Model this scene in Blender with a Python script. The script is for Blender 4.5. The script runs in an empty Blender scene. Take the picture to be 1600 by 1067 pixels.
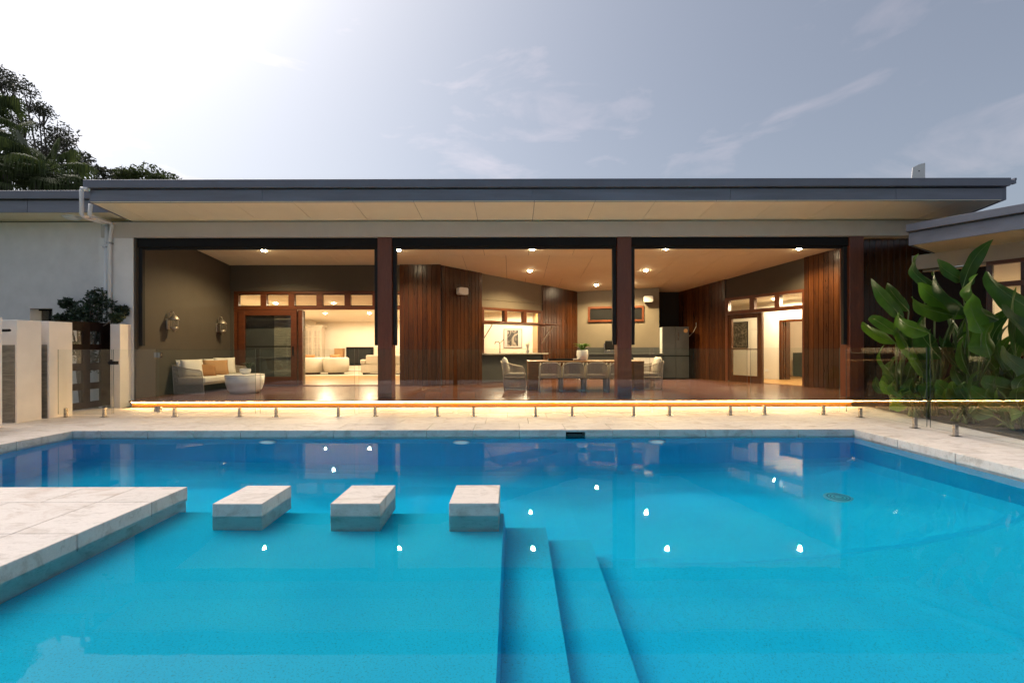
import bpy, bmesh, math, random
from mathutils import Vector, Matrix
random.seed(7)
S = bpy.context.scene
COL = S.collection
R = math.radians

# ------------------------------------------------------------------ camera
FPX, CAMZ, ROLL = 720.0, 1.22, 0.00215          # focal length in px of a 1600 px wide frame, eye height, slight roll
cam = bpy.data.cameras.new('camera')
cam.lens = FPX / 1600 * 36; cam.sensor_width = 36; cam.shift_y = 11.3 / 1600
cam.clip_start = 0.05; cam.clip_end = 3000
co = bpy.data.objects.new('camera', cam); COL.objects.link(co)
co.matrix_world = Matrix.Translation((0, 0, CAMZ)) @ Matrix.Rotation(R(90), 4, 'X') @ Matrix.Rotation(-ROLL, 4, 'Z')
S.camera = co

# ------------------------------------------------------------------ sky and veiled sun (soft evening light, glow at the left)
SUN_AZ, SUN_EL = -57.0, 54.0                     # degrees left of the view direction, degrees above the horizon
W = bpy.data.worlds.new('World'); S.world = W; W.use_nodes = True
wt = W.node_tree; wt.nodes.clear()
def wn(t, **k):
    n = wt.nodes.new(t)
    for a, b in k.items(): setattr(n, a, b)
    return n
sky = wn('ShaderNodeTexSky', sky_type='NISHITA', sun_disc=False, sun_elevation=R(SUN_EL), sun_rotation=R(SUN_AZ),
         air_density=1.0, dust_density=4.0, ozone_density=2.0, altitude=0)
hsv = wn('ShaderNodeHueSaturation'); hsv.inputs['Saturation'].default_value = 0.62
wt.links.new(sky.outputs[0], hsv.inputs['Color'])
tc = wn('ShaderNodeTexCoord')
mp = wn('ShaderNodeMapping'); mp.inputs['Scale'].default_value = (1.2, 1.2, 3.2); mp.inputs['Location'].default_value = (3.3, 0.7, 2.1)
wt.links.new(tc.outputs['Generated'], mp.inputs[0])
nz = wn('ShaderNodeTexNoise'); nz.inputs['Scale'].default_value = 3.2; nz.inputs['Detail'].default_value = 9; nz.inputs['Roughness'].default_value = 0.56
nz.inputs['Distortion'].default_value = 0.5
wt.links.new(mp.outputs[0], nz.inputs['Vector'])
cr = wn('ShaderNodeValToRGB'); cr.color_ramp.elements[0].position = 0.57; cr.color_ramp.elements[1].position = 0.80
wt.links.new(nz.outputs[0], cr.inputs[0])
cl = wn('ShaderNodeMix', data_type='RGBA', blend_type='MULTIPLY'); cl.inputs[0].default_value = 1.0
cl.inputs[7].default_value = (1.60, 1.36, 1.25, 1)
wt.links.new(hsv.outputs[0], cl.inputs[6])
mx = wn('ShaderNodeMix', data_type='RGBA')
wt.links.new(cr.outputs[0], mx.inputs[0]); wt.links.new(hsv.outputs[0], mx.inputs[6]); wt.links.new(cl.outputs[2], mx.inputs[7])
bg = wn('ShaderNodeBackground'); bg.inputs[1].default_value = 0.047
wt.links.new(mx.outputs[2], bg.inputs[0])
wo = wn('ShaderNodeOutputWorld'); wt.links.new(bg.outputs[0], wo.inputs[0])
sl = bpy.data.lights.new('sun', 'SUN'); sl.energy = 0.66; sl.angle = R(53); sl.color = (1.0, 0.9, 0.8)
so = bpy.data.objects.new('sun', sl); COL.objects.link(so)
sd = Vector((math.sin(R(SUN_AZ)) * math.cos(R(SUN_EL)), math.cos(R(SUN_AZ)) * math.cos(R(SUN_EL)), math.sin(R(SUN_EL))))
so.rotation_euler = sd.to_track_quat('Z', 'Y').to_euler(); so.location = (-12, 4, 30)
S.view_settings.view_transform = 'Standard'; S.view_settings.look = 'None'
S.view_settings.exposure = 1.55; S.view_settings.gamma = 1.0; S.view_settings.use_curve_mapping = False
S.cycles.use_denoising = True
S.cycles.max_bounces = 14; S.cycles.transparent_max_bounces = 24; S.cycles.transmission_bounces = 10
S.cycles.diffuse_bounces = 6; S.cycles.glossy_bounces = 6
S.cycles.caustics_refractive = True; S.cycles.caustics_reflective = False
S.cycles.sample_clamp_indirect = 6.0; S.cycles.blur_glossy = 0.3

def pt(x, y, Y):                                # photograph pixel (1600 wide) at a real depth Y -> point in metres
    a, b = (x - 800) / FPX, -(y - 544.8) / FPX
    return Vector(((a + b * ROLL) * Y, Y, CAMZ + (b - a * ROLL) * Y))

# ------------------------------------------------------------------ materials
def newmat(name):
    m = bpy.data.materials.new(name); m.use_nodes = True
    nt = m.node_tree; b = nt.nodes['Principled BSDF']
    return m, nt, b
def coords(nt, scale=(1, 1, 1), rnd=True, rot=(0, 0, 0)):
    tc = nt.nodes.new('ShaderNodeTexCoord'); src = tc.outputs['Object']
    if rnd:
        oi = nt.nodes.new('ShaderNodeObjectInfo')
        ml = nt.nodes.new('ShaderNodeMath'); ml.operation = 'MULTIPLY'; ml.inputs[1].default_value = 73.0
        nt.links.new(oi.outputs['Random'], ml.inputs[0])
        ad = nt.nodes.new('ShaderNodeVectorMath'); ad.operation = 'ADD'
        nt.links.new(src, ad.inputs[0]); nt.links.new(ml.outputs[0], ad.inputs[1]); src = ad.outputs[0]
    mp = nt.nodes.new('ShaderNodeMapping'); mp.inputs['Scale'].default_value = scale; mp.inputs['Rotation'].default_value = rot
    nt.links.new(src, mp.inputs[0])
    return mp.outputs[0]
def noise(nt, vec, scale, detail=6, rough=0.6, dist=0.0):
    n = nt.nodes.new('ShaderNodeTexNoise'); n.inputs['Scale'].default_value = scale; n.inputs['Detail'].default_value = detail
    n.inputs['Roughness'].default_value = rough; n.inputs['Distortion'].default_value = dist
    nt.links.new(vec, n.inputs['Vector']); return n.outputs[0]
def ramp(nt, val, stops):
    r = nt.nodes.new('ShaderNodeValToRGB'); e = r.color_ramp.elements
    while len(e) < len(stops): e.new(0.5)
    for i, (p, c) in enumerate(stops):
        e[i].position = p; e[i].color = (c[0], c[1], c[2], 1)
    nt.links.new(val, r.inputs[0]); return r.outputs[0]
def mixc(nt, fac, a, b, mode='MIX'):
    m = nt.nodes.new('ShaderNodeMix'); m.data_type = 'RGBA'; m.blend_type = mode
    for s, v in ((0, fac), (6, a), (7, b)):
        if hasattr(v, 'is_linked'): nt.links.new(v, m.inputs[s])
        elif s == 0: m.inputs[0].default_value = v
        else: m.inputs[s].default_value = (v[0], v[1], v[2], 1)
    return m.outputs[2]
def bump(nt, b, val, strength, dist=0.01):
    n = nt.nodes.new('ShaderNodeBump'); n.inputs['Strength'].default_value = strength; n.inputs['Distance'].default_value = dist
    nt.links.new(val, n.inputs['Height']); nt.links.new(n.outputs[0], b.inputs['Normal'])
def tint(nt, col, amt):                        # per-piece brightness difference
    oi = nt.nodes.new('ShaderNodeObjectInfo')
    mr = nt.nodes.new('ShaderNodeMapRange'); mr.inputs[3].default_value = 1 - amt; mr.inputs[4].default_value = 1 + amt
    nt.links.new(oi.outputs['Random'], mr.inputs[0])
    v = nt.nodes.new('ShaderNodeVectorMath'); v.operation = 'SCALE'
    nt.links.new(col, v.inputs[0]); nt.links.new(mr.outputs[0], v.inputs['Scale']); return v.outputs[0]
def plain(name, c, rough=0.6, metal=0.0, var=0.12, scale=3.0, bmp=0.15, spec=0.5, stretch=(1, 1, 1), bscale=60):
    m, nt, b = newmat(name); v = coords(nt, stretch)
    n = noise(nt, v, scale)
    c0 = [x * (1 - var) for x in c]; c1 = [min(1, x * (1 + var)) for x in c]
    nt.links.new(ramp(nt, n, [(0.3, c0), (0.7, c1)]), b.inputs['Base Color'])
    b.inputs['Roughness'].default_value = rough; b.inputs['Metallic'].default_value = metal
    b.inputs['Specular IOR Level'].default_value = spec
    if bmp: bump(nt, b, noise(nt, v, bscale, 3), bmp, 0.004)
    return m
def wood(name, dark, light, axis=2, rough=0.4, amt=0.25, scale=9.0, spec=0.5):
    m, nt, b = newmat(name); st = [1.0, 1.0, 1.0]; st[axis] = 0.06
    v = coords(nt, st)
    n = noise(nt, v, scale, 8, 0.65, 0.8); n2 = noise(nt, v, scale * 9, 4, 0.6)
    c = ramp(nt, n, [(0.25, dark), (0.75, light)])
    c = mixc(nt, 0.35, c, ramp(nt, n2, [(0.35, [x * 0.6 for x in dark]), (0.65, light)]), 'MIX')
    nt.links.new(tint(nt, c, amt), b.inputs['Base Color'])
    b.inputs['Roughness'].default_value = rough; b.inputs['Specular IOR Level'].default_value = spec
    bump(nt, b, n2, 0.12, 0.003)
    return m
def emit(name, c, s):
    m, nt, b = newmat(name)
    b.inputs['Base Color'].default_value = (0.8, 0.8, 0.8, 1)
    b.inputs['Emission Color'].default_value = (*c, 1); b.inputs['Emission Strength'].default_value = s
    return m
def glassmat(name, tintc=(0.95, 0.975, 0.96), ior=1.5, rough=0.0):
    m = bpy.data.materials.new(name); m.use_nodes = True; nt = m.node_tree; nt.nodes.clear()
    g = nt.nodes.new('ShaderNodeNewGeometry')
    ma = nt.nodes.new('ShaderNodeMath'); ma.operation = 'MULTIPLY_ADD'
    ma.inputs[1].default_value = 1 / ior - ior; ma.inputs[2].default_value = ior
    nt.links.new(g.outputs['Backfacing'], ma.inputs[0])
    f = nt.nodes.new('ShaderNodeFresnel'); nt.links.new(ma.outputs[0], f.inputs[0])
    t = nt.nodes.new('ShaderNodeBsdfTransparent'); t.inputs[0].default_value = (*tintc, 1)
    gl = nt.nodes.new('ShaderNodeBsdfGlossy'); gl.inputs['Roughness'].default_value = rough
    mx = nt.nodes.new('ShaderNodeMixShader'); nt.links.new(f.outputs[0], mx.inputs[0])
    nt.links.new(t.outputs[0], mx.inputs[1]); nt.links.new(gl.outputs[0], mx.inputs[2])
    o = nt.nodes.new('ShaderNodeOutputMaterial'); nt.links.new(mx.outputs[0], o.inputs[0])
    return m
def travertine(name, base, dark, rough=0.55, scale=1.3):
    m, nt, b = newmat(name); v = coords(nt, (1, 2.2, 1.6))
    n = noise(nt, v, scale, 9, 0.62, 1.6); n2 = noise(nt, v, scale * 4.5, 8, 0.7, 1.0); n3 = noise(nt, v, 55, 3)
    c = ramp(nt, n, [(0.30, dark), (0.48, base), (0.75, [min(1, x * 1.08) for x in base])])
    c = mixc(nt, ramp(nt, n2, [(0.52, (0, 0, 0)), (0.72, (0.55, 0.55, 0.55))]), c, [x * 0.72 for x in dark])
    c = mixc(nt, 0.10, c, ramp(nt, n3, [(0.35, [x * 0.5 for x in dark]), (0.6, base)]))
    nt.links.new(tint(nt, c, 0.05), b.inputs['Base Color'])
    nt.links.new(ramp(nt, n2, [(0.3, (rough - .12,) * 3), (0.7, (rough + .15,) * 3)]), b.inputs['Roughness'])
    bump(nt, b, n3, 0.12, 0.003)
    return m
def leafmat(name, c0, c1, rough=0.4, trans=0.25, scale=2.0):
    m, nt, b = newmat(name); v = coords(nt)
    n = noise(nt, v, scale, 4)
    c = tint(nt, ramp(nt, n, [(0.3, c0), (0.7, c1)]), 0.25)
    nt.links.new(c, b.inputs['Base Color']); b.inputs['Roughness'].default_value = rough
    b.inputs['Specular IOR Level'].default_value = 0.4
    tr = nt.nodes.new('ShaderNodeBsdfTranslucent'); nt.links.new(c, tr.inputs[0])
    ms = nt.nodes.new('ShaderNodeMixShader'); ms.inputs[0].default_value = trans
    nt.links.new(b.outputs[0], ms.inputs[1]); nt.links.new(tr.outputs[0], ms.inputs[2])
    nt.links.new(ms.outputs[0], nt.nodes['Material Output'].inputs[0])
    return m
def poolmat(name):
    m, nt, b = newmat(name); v = coords(nt, rnd=False)
    n = noise(nt, v, 1.1, 5, 0.55); n2 = noise(nt, v, 95, 4, 0.75); n3 = noise(nt, v, 9, 6, 0.7)
    c = ramp(nt, n, [(0.3, (0.006, 0.585, 0.90)), (0.7, (0.014, 0.67, 0.96))])
    c = mixc(nt, ramp(nt, n2, [(0.54, (0, 0, 0)), (0.64, (0.6, 0.6, 0.6))]), c, (0.01, 0.26, 0.40))
    c = mixc(nt, ramp(nt, n3, [(0.62, (0, 0, 0)), (0.75, (0.30, 0.30, 0.30))]), c, (0.10, 0.74, 0.90))
    nt.links.new(c, b.inputs['Base Color']); b.inputs['Roughness'].default_value = 0.75
    b.inputs['Specular IOR Level'].default_value = 0.1
    return m
def watermat(name):
    m = bpy.data.materials.new(name); m.use_nodes = True; nt = m.node_tree; nt.nodes.clear()
    rf = nt.nodes.new('ShaderNodeBsdfRefraction'); rf.inputs['IOR'].default_value = 1.333; rf.inputs['Roughness'].default_value = 0.0
    gl = nt.nodes.new('ShaderNodeBsdfGlossy'); gl.inputs['Roughness'].default_value = 0.0
    v = coords(nt, (1, 1, 1), False)
    bp = nt.nodes.new('ShaderNodeBump'); bp.inputs['Strength'].default_value = 0.06; bp.inputs['Distance'].default_value = 0.01
    nt.links.new(noise(nt, v, 2.2, 3, 0.5), bp.inputs['Height'])
    fr = nt.nodes.new('ShaderNodeFresnel'); fr.inputs[0].default_value = 1.333
    for n in (rf, gl, fr): nt.links.new(bp.outputs[0], n.inputs['Normal'])
    geo = nt.nodes.new('ShaderNodeNewGeometry')      # glare off the surface cut as by a polarising filter; total reflection inside stays whole
    k = nt.nodes.new('ShaderNodeMath'); k.operation = 'MULTIPLY_ADD'; k.inputs[1].default_value = 0.45; k.inputs[2].default_value = 0.55
    nt.links.new(geo.outputs['Backfacing'], k.inputs[0])
    mu = nt.nodes.new('ShaderNodeMath'); mu.operation = 'MULTIPLY'; nt.links.new(fr.outputs[0], mu.inputs[0]); nt.links.new(k.outputs[0], mu.inputs[1])
    g = nt.nodes.new('ShaderNodeMixShader'); nt.links.new(mu.outputs[0], g.inputs[0]); nt.links.new(rf.outputs[0], g.inputs[1]); nt.links.new(gl.outputs[0], g.inputs[2])
    va = nt.nodes.new('ShaderNodeVolumeAbsorption'); va.inputs[0].default_value = (0.22, 0.93, 0.97, 1); va.inputs[1].default_value = 0.14
    o = nt.nodes.new('ShaderNodeOutputMaterial'); nt.links.new(g.outputs[0], o.inputs[0]); nt.links.new(va.outputs[0], o.inputs['Volume'])
    return m
def stackstone(name, c0, c1):
    m, nt, b = newmat(name); v = coords(nt, (1.2, 1.2, 14), False)
    n = noise(nt, v, 2.5, 6, 0.65); n2 = noise(nt, v, 8, 4)
    nt.links.new(mixc(nt, 0.4, ramp(nt, n, [(0.35, c0), (0.65, c1)]), ramp(nt, n2, [(0.35, c0), (0.65, c1)])), b.inputs['Base Color'])
    b.inputs['Roughness'].default_value = 0.85; bump(nt, b, n, 0.8, 0.02)
    return m

M = dict(
    render=plain('cream_render', (0.82, 0.79, 0.77), 0.85, var=0.05, bscale=90),
    greyrender=plain('pale_grey_render', (0.80, 0.76, 0.75), 0.85, var=0.06, bscale=90),
    blade=plain('warm_white_render', (0.90, 0.84, 0.78), 0.85, var=0.05, bscale=90),
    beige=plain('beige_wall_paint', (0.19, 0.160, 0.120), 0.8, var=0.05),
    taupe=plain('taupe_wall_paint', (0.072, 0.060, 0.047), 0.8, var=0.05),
    beam=plain('beam_paint', (0.52, 0.47, 0.42), 0.6, var=0.04),
    ceil=plain('ceiling_paint', (0.82, 0.735, 0.55), 0.75, var=0.03, bmp=0.05),
    ceilback=plain('ceiling_joint', (0.22, 0.18, 0.14), 0.9),
    fascia=plain('blue_grey_metal', (0.19, 0.195, 0.235), 0.45, 0.25, var=0.22, scale=1.5, stretch=(0.3, 1, 2.5), bmp=0.03),
    gutter=plain('dark_grey_metal', (0.16, 0.165, 0.20), 0.4, 0.3, var=0.08, bmp=0.02),
    black=plain('black_metal', (0.008, 0.008, 0.009), 0.6, 0.0, var=0.1, bmp=0.02, spec=0.2),
    fabric_black=plain('black_blind_fabric', (0.010, 0.010, 0.011), 0.8),
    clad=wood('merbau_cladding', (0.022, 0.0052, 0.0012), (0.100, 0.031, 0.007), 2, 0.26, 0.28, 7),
    gate=wood('dark_gate_timber', (0.006, 0.0025, 0.0015), (0.018, 0.007, 0.004), 2, 0.5, 0.1, 8, 0.15),
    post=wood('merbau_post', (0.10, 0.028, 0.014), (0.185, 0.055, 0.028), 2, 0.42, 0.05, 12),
    frame=wood('cedar_frame', (0.075, 0.019, 0.006), (0.17, 0.047, 0.014), 0, 0.4, 0.15, 9),
    deck=wood('deck_timber', (0.075, 0.030, 0.016), (0.19, 0.078, 0.042), 0, 0.24, 0.22, 7),
    riser=wood('deck_riser', (0.12, 0.052, 0.010), (0.18, 0.080, 0.016), 0, 0.6, 0.02, 6, 0.1),
    table=wood('table_timber', (0.14, 0.062, 0.022), (0.33, 0.16, 0.06), 0, 0.45, 0.1, 7),
    oak=wood('oak_floor', (0.30, 0.155, 0.05), (0.44, 0.25, 0.09), 0, 0.35, 0.12, 5),
    intwall=plain('interior_wall', (0.78, 0.71, 0.60), 0.8, var=0.02, bmp=0),
    white=plain('white_paint', (0.80, 0.79, 0.77), 0.5, var=0.03),
    pvc=plain('white_plastic', (0.74, 0.74, 0.75), 0.4, var=0.03, bmp=0),
    chrome=plain('brushed_steel', (0.40, 0.39, 0.38), 0.22, 1.0, var=0.05, bmp=0),
    glass=glassmat('clear_glass'), fence=glassmat('fence_glass', (0.97, 0.985, 0.975)),
    edge=plain('glass_edge', (0.10, 0.13, 0.115), 0.2, var=0.05, bmp=0),
    paver=travertine('travertine_paver', (0.70, 0.635, 0.585), (0.50, 0.39, 0.32)),
    copeface=travertine('travertine_block', (0.69, 0.625, 0.575), (0.46, 0.38, 0.32), 0.6, 1.8),
    mortar=plain('mortar', (0.30, 0.27, 0.24), 0.9),
    soil=plain('garden_soil', (0.045, 0.035, 0.025), 0.95, var=0.5, scale=14, bmp=0.8, bscale=30),
    lawn=plain('lawn', (0.05, 0.075, 0.025), 0.95, var=0.4, scale=6, bmp=0.8, bscale=40),
    pool=poolmat('pool_plaster'), water=watermat('pool_water'),
    drain=plain('drain_plastic', (0.10, 0.55, 0.66), 0.5, bmp=0), draindark=plain('drain_slot', (0.02, 0.25, 0.36), 0.5, bmp=0),
    stone=stackstone('stacked_stone', (0.13, 0.12, 0.10), (0.34, 0.31, 0.26)),
    rope=plain('grey_rope', (0.44, 0.385, 0.325), 0.8, var=0.15, scale=30),
    cushion=plain('white_cushion', (0.80, 0.76, 0.70), 0.9, var=0.04, bscale=200),
    seatgrey=plain('grey_seat_fabric', (0.48, 0.45, 0.43), 0.9, var=0.06, bscale=200),
    tan=plain('tan_cushion', (0.46, 0.26, 0.12), 0.9, var=0.08, bscale=150),
    brown=plain('brown_cushion', (0.33, 0.155, 0.055), 0.9, var=0.1, bscale=150),
    boucle=plain('cream_boucle', (0.50, 0.44, 0.36), 0.95, var=0.05, bscale=120, bmp=0.4),
    pot=plain('white_ceramic', (0.80, 0.78, 0.77), 0.35, var=0.03, bmp=0),
    fridge=plain('grey_steel', (0.10, 0.103, 0.11), 0.35, 0.6, var=0.05, bmp=0),
    charcoal=plain('charcoal_panel', (0.060, 0.060, 0.062), 0.6, var=0.1),
    bench=plain('stone_benchtop', (0.48, 0.44, 0.38), 0.25, var=0.08, scale=8),
    greencab=plain('dark_green_cabinet', (0.045, 0.055, 0.048), 0.6),
    brass=plain('weathered_pewter', (0.42, 0.38, 0.33), 0.4, 0.8, var=0.15, bmp=0.1),
    lamp=emit('downlight_lens', (1.0, 0.80, 0.50), 60.0),
    led=emit("led_strip", (1.0, 0.60, 0.22), 50.0),
    plens=emit('pool_light_lens', (0.8, 0.95, 1.0), 0.10),
    wled=emit('lit_window_glow', (1.0, 0.85, 0.6), 1.0),
    heli=leafmat('heliconia_leaf', (0.028, 0.085, 0.016), (0.075, 0.175, 0.030), 0.36, 0.28),
    helib=leafmat('heliconia_young_leaf', (0.060, 0.16, 0.018), (0.13, 0.27, 0.030), 0.36, 0.32),
    rib=plain('leaf_midrib', (0.16, 0.24, 0.07), 0.5, var=0.1, bmp=0),
    stalk=plain('green_stalk', (0.08, 0.13, 0.035), 0.5, var=0.2),
    shrub=leafmat('shrub_leaf', (0.018, 0.034, 0.020), (0.045, 0.072, 0.038), 0.4, 0.2),
    gum=leafmat('gum_leaf', (0.045, 0.052, 0.036), (0.10, 0.105, 0.07), 0.5, 0.35),
    palm=leafmat('palm_leaf', (0.045, 0.070, 0.020), (0.12, 0.15, 0.045), 0.65, 0.4),
    bark=plain('tree_bark', (0.11, 0.09, 0.075), 0.9, var=0.3, scale=5, bmp=0.5),
)

# ------------------------------------------------------------------ mesh helpers
class MB:
    def __init__(s): s.v = []; s.f = []; s.mi = []
    def poly(s, vs, fs, mi=0):
        o = len(s.v); s.v += [tuple(v) for v in vs]; s.f += [tuple(i + o for i in f) for f in fs]; s.mi += [mi] * len(fs)
        return s
    def box(s, x0, x1, y0, y1, z0, z1, f=None, mi=0):
        vs = [(x, y, z) for z in (z0, z1) for y in (y0, y1) for x in (x0, x1)]
        if f: vs = [f(*v) for v in vs]
        return s.poly(vs, [(0, 2, 3, 1), (4, 5, 7, 6), (0, 1, 5, 4), (2, 6, 7, 3), (0, 4, 6, 2), (1, 3, 7, 5)], mi)
    def prism(s, pts, z0, z1, f=None, mi=0):                     # polygon in xy (ccw), extruded along z
        n = len(pts); vs = [(x, y, z) for z in (z0, z1) for x, y in pts]
        if f: vs = [f(*v) for v in vs]
        fs = [tuple(range(n - 1, -1, -1)), tuple(range(n, 2 * n))] + [(i, (i + 1) % n, n + (i + 1) % n, n + i) for i in range(n)]
        return s.poly(vs, fs, mi)
    def tube(s, path, r, n=8, mi=0, cap=True):
        path = [Vector(p) for p in path]; rs = r if isinstance(r, (list, tuple)) else [r] * len(path)
        o = len(s.v); up = None
        for i, p in enumerate(path):
            d = (path[min(i + 1, len(path) - 1)] - path[max(i - 1, 0)]).normalized()
            if up is None: up = Vector((0, 0, 1)) if abs(d.z) < 0.9 else Vector((1, 0, 0))
            a = d.cross(up).normalized(); b = a.cross(d).normalized(); up = b
            for k in range(n):
                t = 2 * math.pi * k / n; q = p + (a * math.cos(t) + b * math.sin(t)) * rs[i]; s.v.append(tuple(q))
        for i in range(len(path) - 1):
            for k in range(n):
                s.f.append((o + i * n + k, o + i * n + (k + 1) % n, o + (i + 1) * n + (k + 1) % n, o + (i + 1) * n + k)); s.mi.append(mi)
        if cap:
            s.f.append(tuple(o + k for k in range(n - 1, -1, -1))); s.mi.append(mi)
            e = o + (len(path) - 1) * n; s.f.append(tuple(e + k for k in range(n))); s.mi.append(mi)
        return s
    def lathe(s, prof, c=(0, 0, 0), n=24, mi=0, wob=None):        # profile of (r, z)
        o = len(s.v)
        for r, z in prof:
            for k in range(n):
                t = 2 * math.pi * k / n; rr = r * (wob(t) if wob else 1)
                s.v.append((c[0] + rr * math.cos(t), c[1] + rr * math.sin(t), c[2] + z))
        for i in range(len(prof) - 1):
            for k in range(n):
                s.f.append((o + i * n + k, o + i * n + (k + 1) % n, o + (i + 1) * n + (k + 1) % n, o + (i + 1) * n + k)); s.mi.append(mi)
        s.f.append(tuple(o + k for k in range(n - 1, -1, -1))); s.mi.append(mi)
        e = o + (len(prof) - 1) * n; s.f.append(tuple(e + k for k in range(n))); s.mi.append(mi)
        return s
    def mesh(s, name, mats, bevel=0.0, smooth=False, segs=1):
        me = bpy.data.meshes.new(name); me.from_pydata(s.v, [], s.f)
        for m in (mats if isinstance(mats, (list, tuple)) else [mats]): me.materials.append(m)
        if any(s.mi): me.polygons.foreach_set('material_index', s.mi)
        if bevel:
            bm = bmesh.new(); bm.from_mesh(me)
            bmesh.ops.bevel(bm, geom=list(bm.edges), offset=bevel, segments=segs, affect='EDGES', profile=0.5)
            bm.to_mesh(me); bm.free()
        if smooth:
            me.polygons.foreach_set('use_smooth', [True] * len(me.polygons))
        me.update(); return me
def wloc(o):
    v = Vector((0, 0, 0))
    while o: v += Vector(o.location); o = o.parent
    return v
def link(name, me, parent=None, loc=(0, 0, 0), rz=0.0):
    o = bpy.data.objects.new(name, me); COL.objects.link(o); o.location = loc; o.rotation_euler = (0, 0, rz)
    if parent: o.parent = parent
    return o
def part(parent, name, mb, mat, bevel=0.0, smooth=False, local=False, label=None, segs=1):
    """mb is in world metres unless local; becomes one mesh object under parent"""
    if not local:
        off = wloc(parent); mb.v = [(v[0] - off.x, v[1] - off.y, v[2] - off.z) for v in mb.v]
    o = link(name, mb.mesh(name, mat, bevel, smooth, segs), parent)
    if label: o['label'] = label
    return o
def tag(o, label, cat, group=None, kind=None):
    if label: o['label'] = label
    if cat: o['category'] = cat
    if group: o['group'] = group
    if kind: o['kind'] = kind
    return o
def thing(name, label, cat, loc=(0, 0, 0), rz=0.0, group=None):
    return tag(link(name, None, None, loc, rz), label, cat, group)
def single(name, mb, mat, label, cat, loc=(0, 0, 0), group=None, bevel=0.0, smooth=False, rz=0.0, segs=1):
    return tag(link(name, mb.mesh(name, mat, bevel, smooth, segs), None, loc, rz), label, cat, group)
def struct(name, mb, mat, loc=(0, 0, 0)):
    o = link(name, mb.mesh(name, mat), None, loc); o['kind'] = 'structure'; return o
def copy_tree(o, parent=None):
    c = o.copy(); COL.objects.link(c); c.parent = parent
    for ch in list(o.children): copy_tree(ch, c)
    return c
def wallframe(p0, p1):
    """s along the wall from p0, t towards the verandah (left-hand normal turned to the viewer), z up"""
    p0 = Vector(p0); p1 = Vector(p1); d = (p1 - p0).normalized(); n = Vector((d.y, -d.x))
    return (lambda s, t, z: (p0.x + d.x * s + n.x * t, p0.y + d.y * s + n.y * t, z)), (p1 - p0).length
def roundpoly(w, h, r, k=6):
    out = []
    for cx, cy, a0 in ((w / 2 - r, h / 2 - r, 0), (-w / 2 + r, h / 2 - r, 90), (-w / 2 + r, -h / 2 + r, 180), (w / 2 - r, -h / 2 + r, 270)):
        for i in range(k + 1):
            a = R(a0 + 90 * i / k); out.append((cx + r * math.cos(a), cy + r * math.sin(a)))
    return out
def pillow(w, h, t, n=10, pinch=0.10):
    """soft cushion in the xz plane, thickness along y"""
    mb = MB(); idx = {}
    for sgn in (1, -1):
        for i in range(n + 1):
            for j in range(n + 1):
                u, v = 2 * i / n - 1, 2 * j / n - 1
                th = ((1 - u ** 4) * (1 - v ** 4)) ** 0.5 * t / 2
                if abs(u) == 1 or abs(v) == 1:
                    th = 0.0
                    if sgn == -1: idx[(sgn, i, j)] = idx[(1, i, j)]; continue
                x = u * w / 2 * (1 - pinch * (1 - v * v) * abs(u) * 0.5); z = v * h / 2 * (1 - pinch * (1 - u * u) * abs(v) * 0.5)
                idx[(sgn, i, j)] = len(mb.v); mb.v.append((x, sgn * th, z + h / 2))
        for i in range(n):
            for j in range(n):
                q = [idx[(sgn, i, j)], idx[(sgn, i + 1, j)], idx[(sgn, i + 1, j + 1)], idx[(sgn, i, j + 1)]]
                mb.f.append(tuple(q[::-1] if sgn == 1 else q)); mb.mi.append(0)
    return mb

# ------------------------------------------------------------------ ground, paving, pool
DECKZ = 0.15
PX0, PX1, PY0, PY1 = -6.61, 5.14, 0.55, 6.93           # pool water outline
WZ = -0.10                                             # water level
def ringsheet(x0, x1, y0, y1, z, hole=(PX0 - .06, PX1 + .06, PY0 - .06, PY1 + .06)):
    a, b, c, d = hole
    return MB().poly([(x0, y0, z), (x1, y0, z), (x1, y1, z), (x0, y1, z), (a, c, z), (b, c, z), (b, d, z), (a, d, z)],
                     [(0, 1, 5, 4), (1, 2, 6, 5), (2, 3, 7, 6), (3, 0, 4, 7)])
struct('ground', ringsheet(-900, 900, -900, 900, -0.09, (PX0 - .25, PX1 + .25, PY0 - .25, PY1 + .25)), M['lawn'])
paving = struct('paving', ringsheet(-9.2, 7.55, -1.6, 9.75, -0.03), M['mortar'])

tilecache = {}
def tile(parent, x0, x1, y0, y1, z1=0.0, th=0.026, name='paver', mat='paver', bev=0.003, gap=0.0025):
    w, d = round(x1 - x0 - 2 * gap, 3), round(y1 - y0 - 2 * gap, 3)
    if w < 0.03 or d < 0.03: return
    key = (w, d, th, mat)
    if key not in tilecache:
        tilecache[key] = MB().box(-w / 2, w / 2, -d / 2, d / 2, -th, 0).mesh(name, M[mat], bev)
    off = wloc(parent)
    return link(name, tilecache[key], parent, ((x0 + x1) / 2 - off.x, (y0 + y1) / 2 - off.y, z1 - off.z + random.uniform(-.0007, .0007)))
def rows(parent, x0, x1, ys, pitch, off0):
    for r in range(len(ys) - 1):
        x = x0 - ((off0 + r * 0.5) % 1) * pitch
        while x < x1 - 0.02:
            tile(parent, max(x, x0), min(x + pitch, x1), ys[r], ys[r + 1]); x += pitch
rows(paving, -8.75, 7.45, [7.53, 8.13, 8.73, 9.33, 9.61], 0.71, 0.3)                 # apron between pool and deck
rows(paving, -8.75, PX0 - 0.62, [0.6 + 0.62 * i for i in range(12)][:11] + [6.93, 7.53], 0.71, 0.0)
rows(paving, PX1 + 0.62, 7.0, [-1.2 + 0.62 * i for i in range(14)] + [7.53], 0.71, 0.4)
rows(paving, -8.75, 7.0, [-1.3, -0.68, -0.06], 0.71, 0.2)
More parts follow.
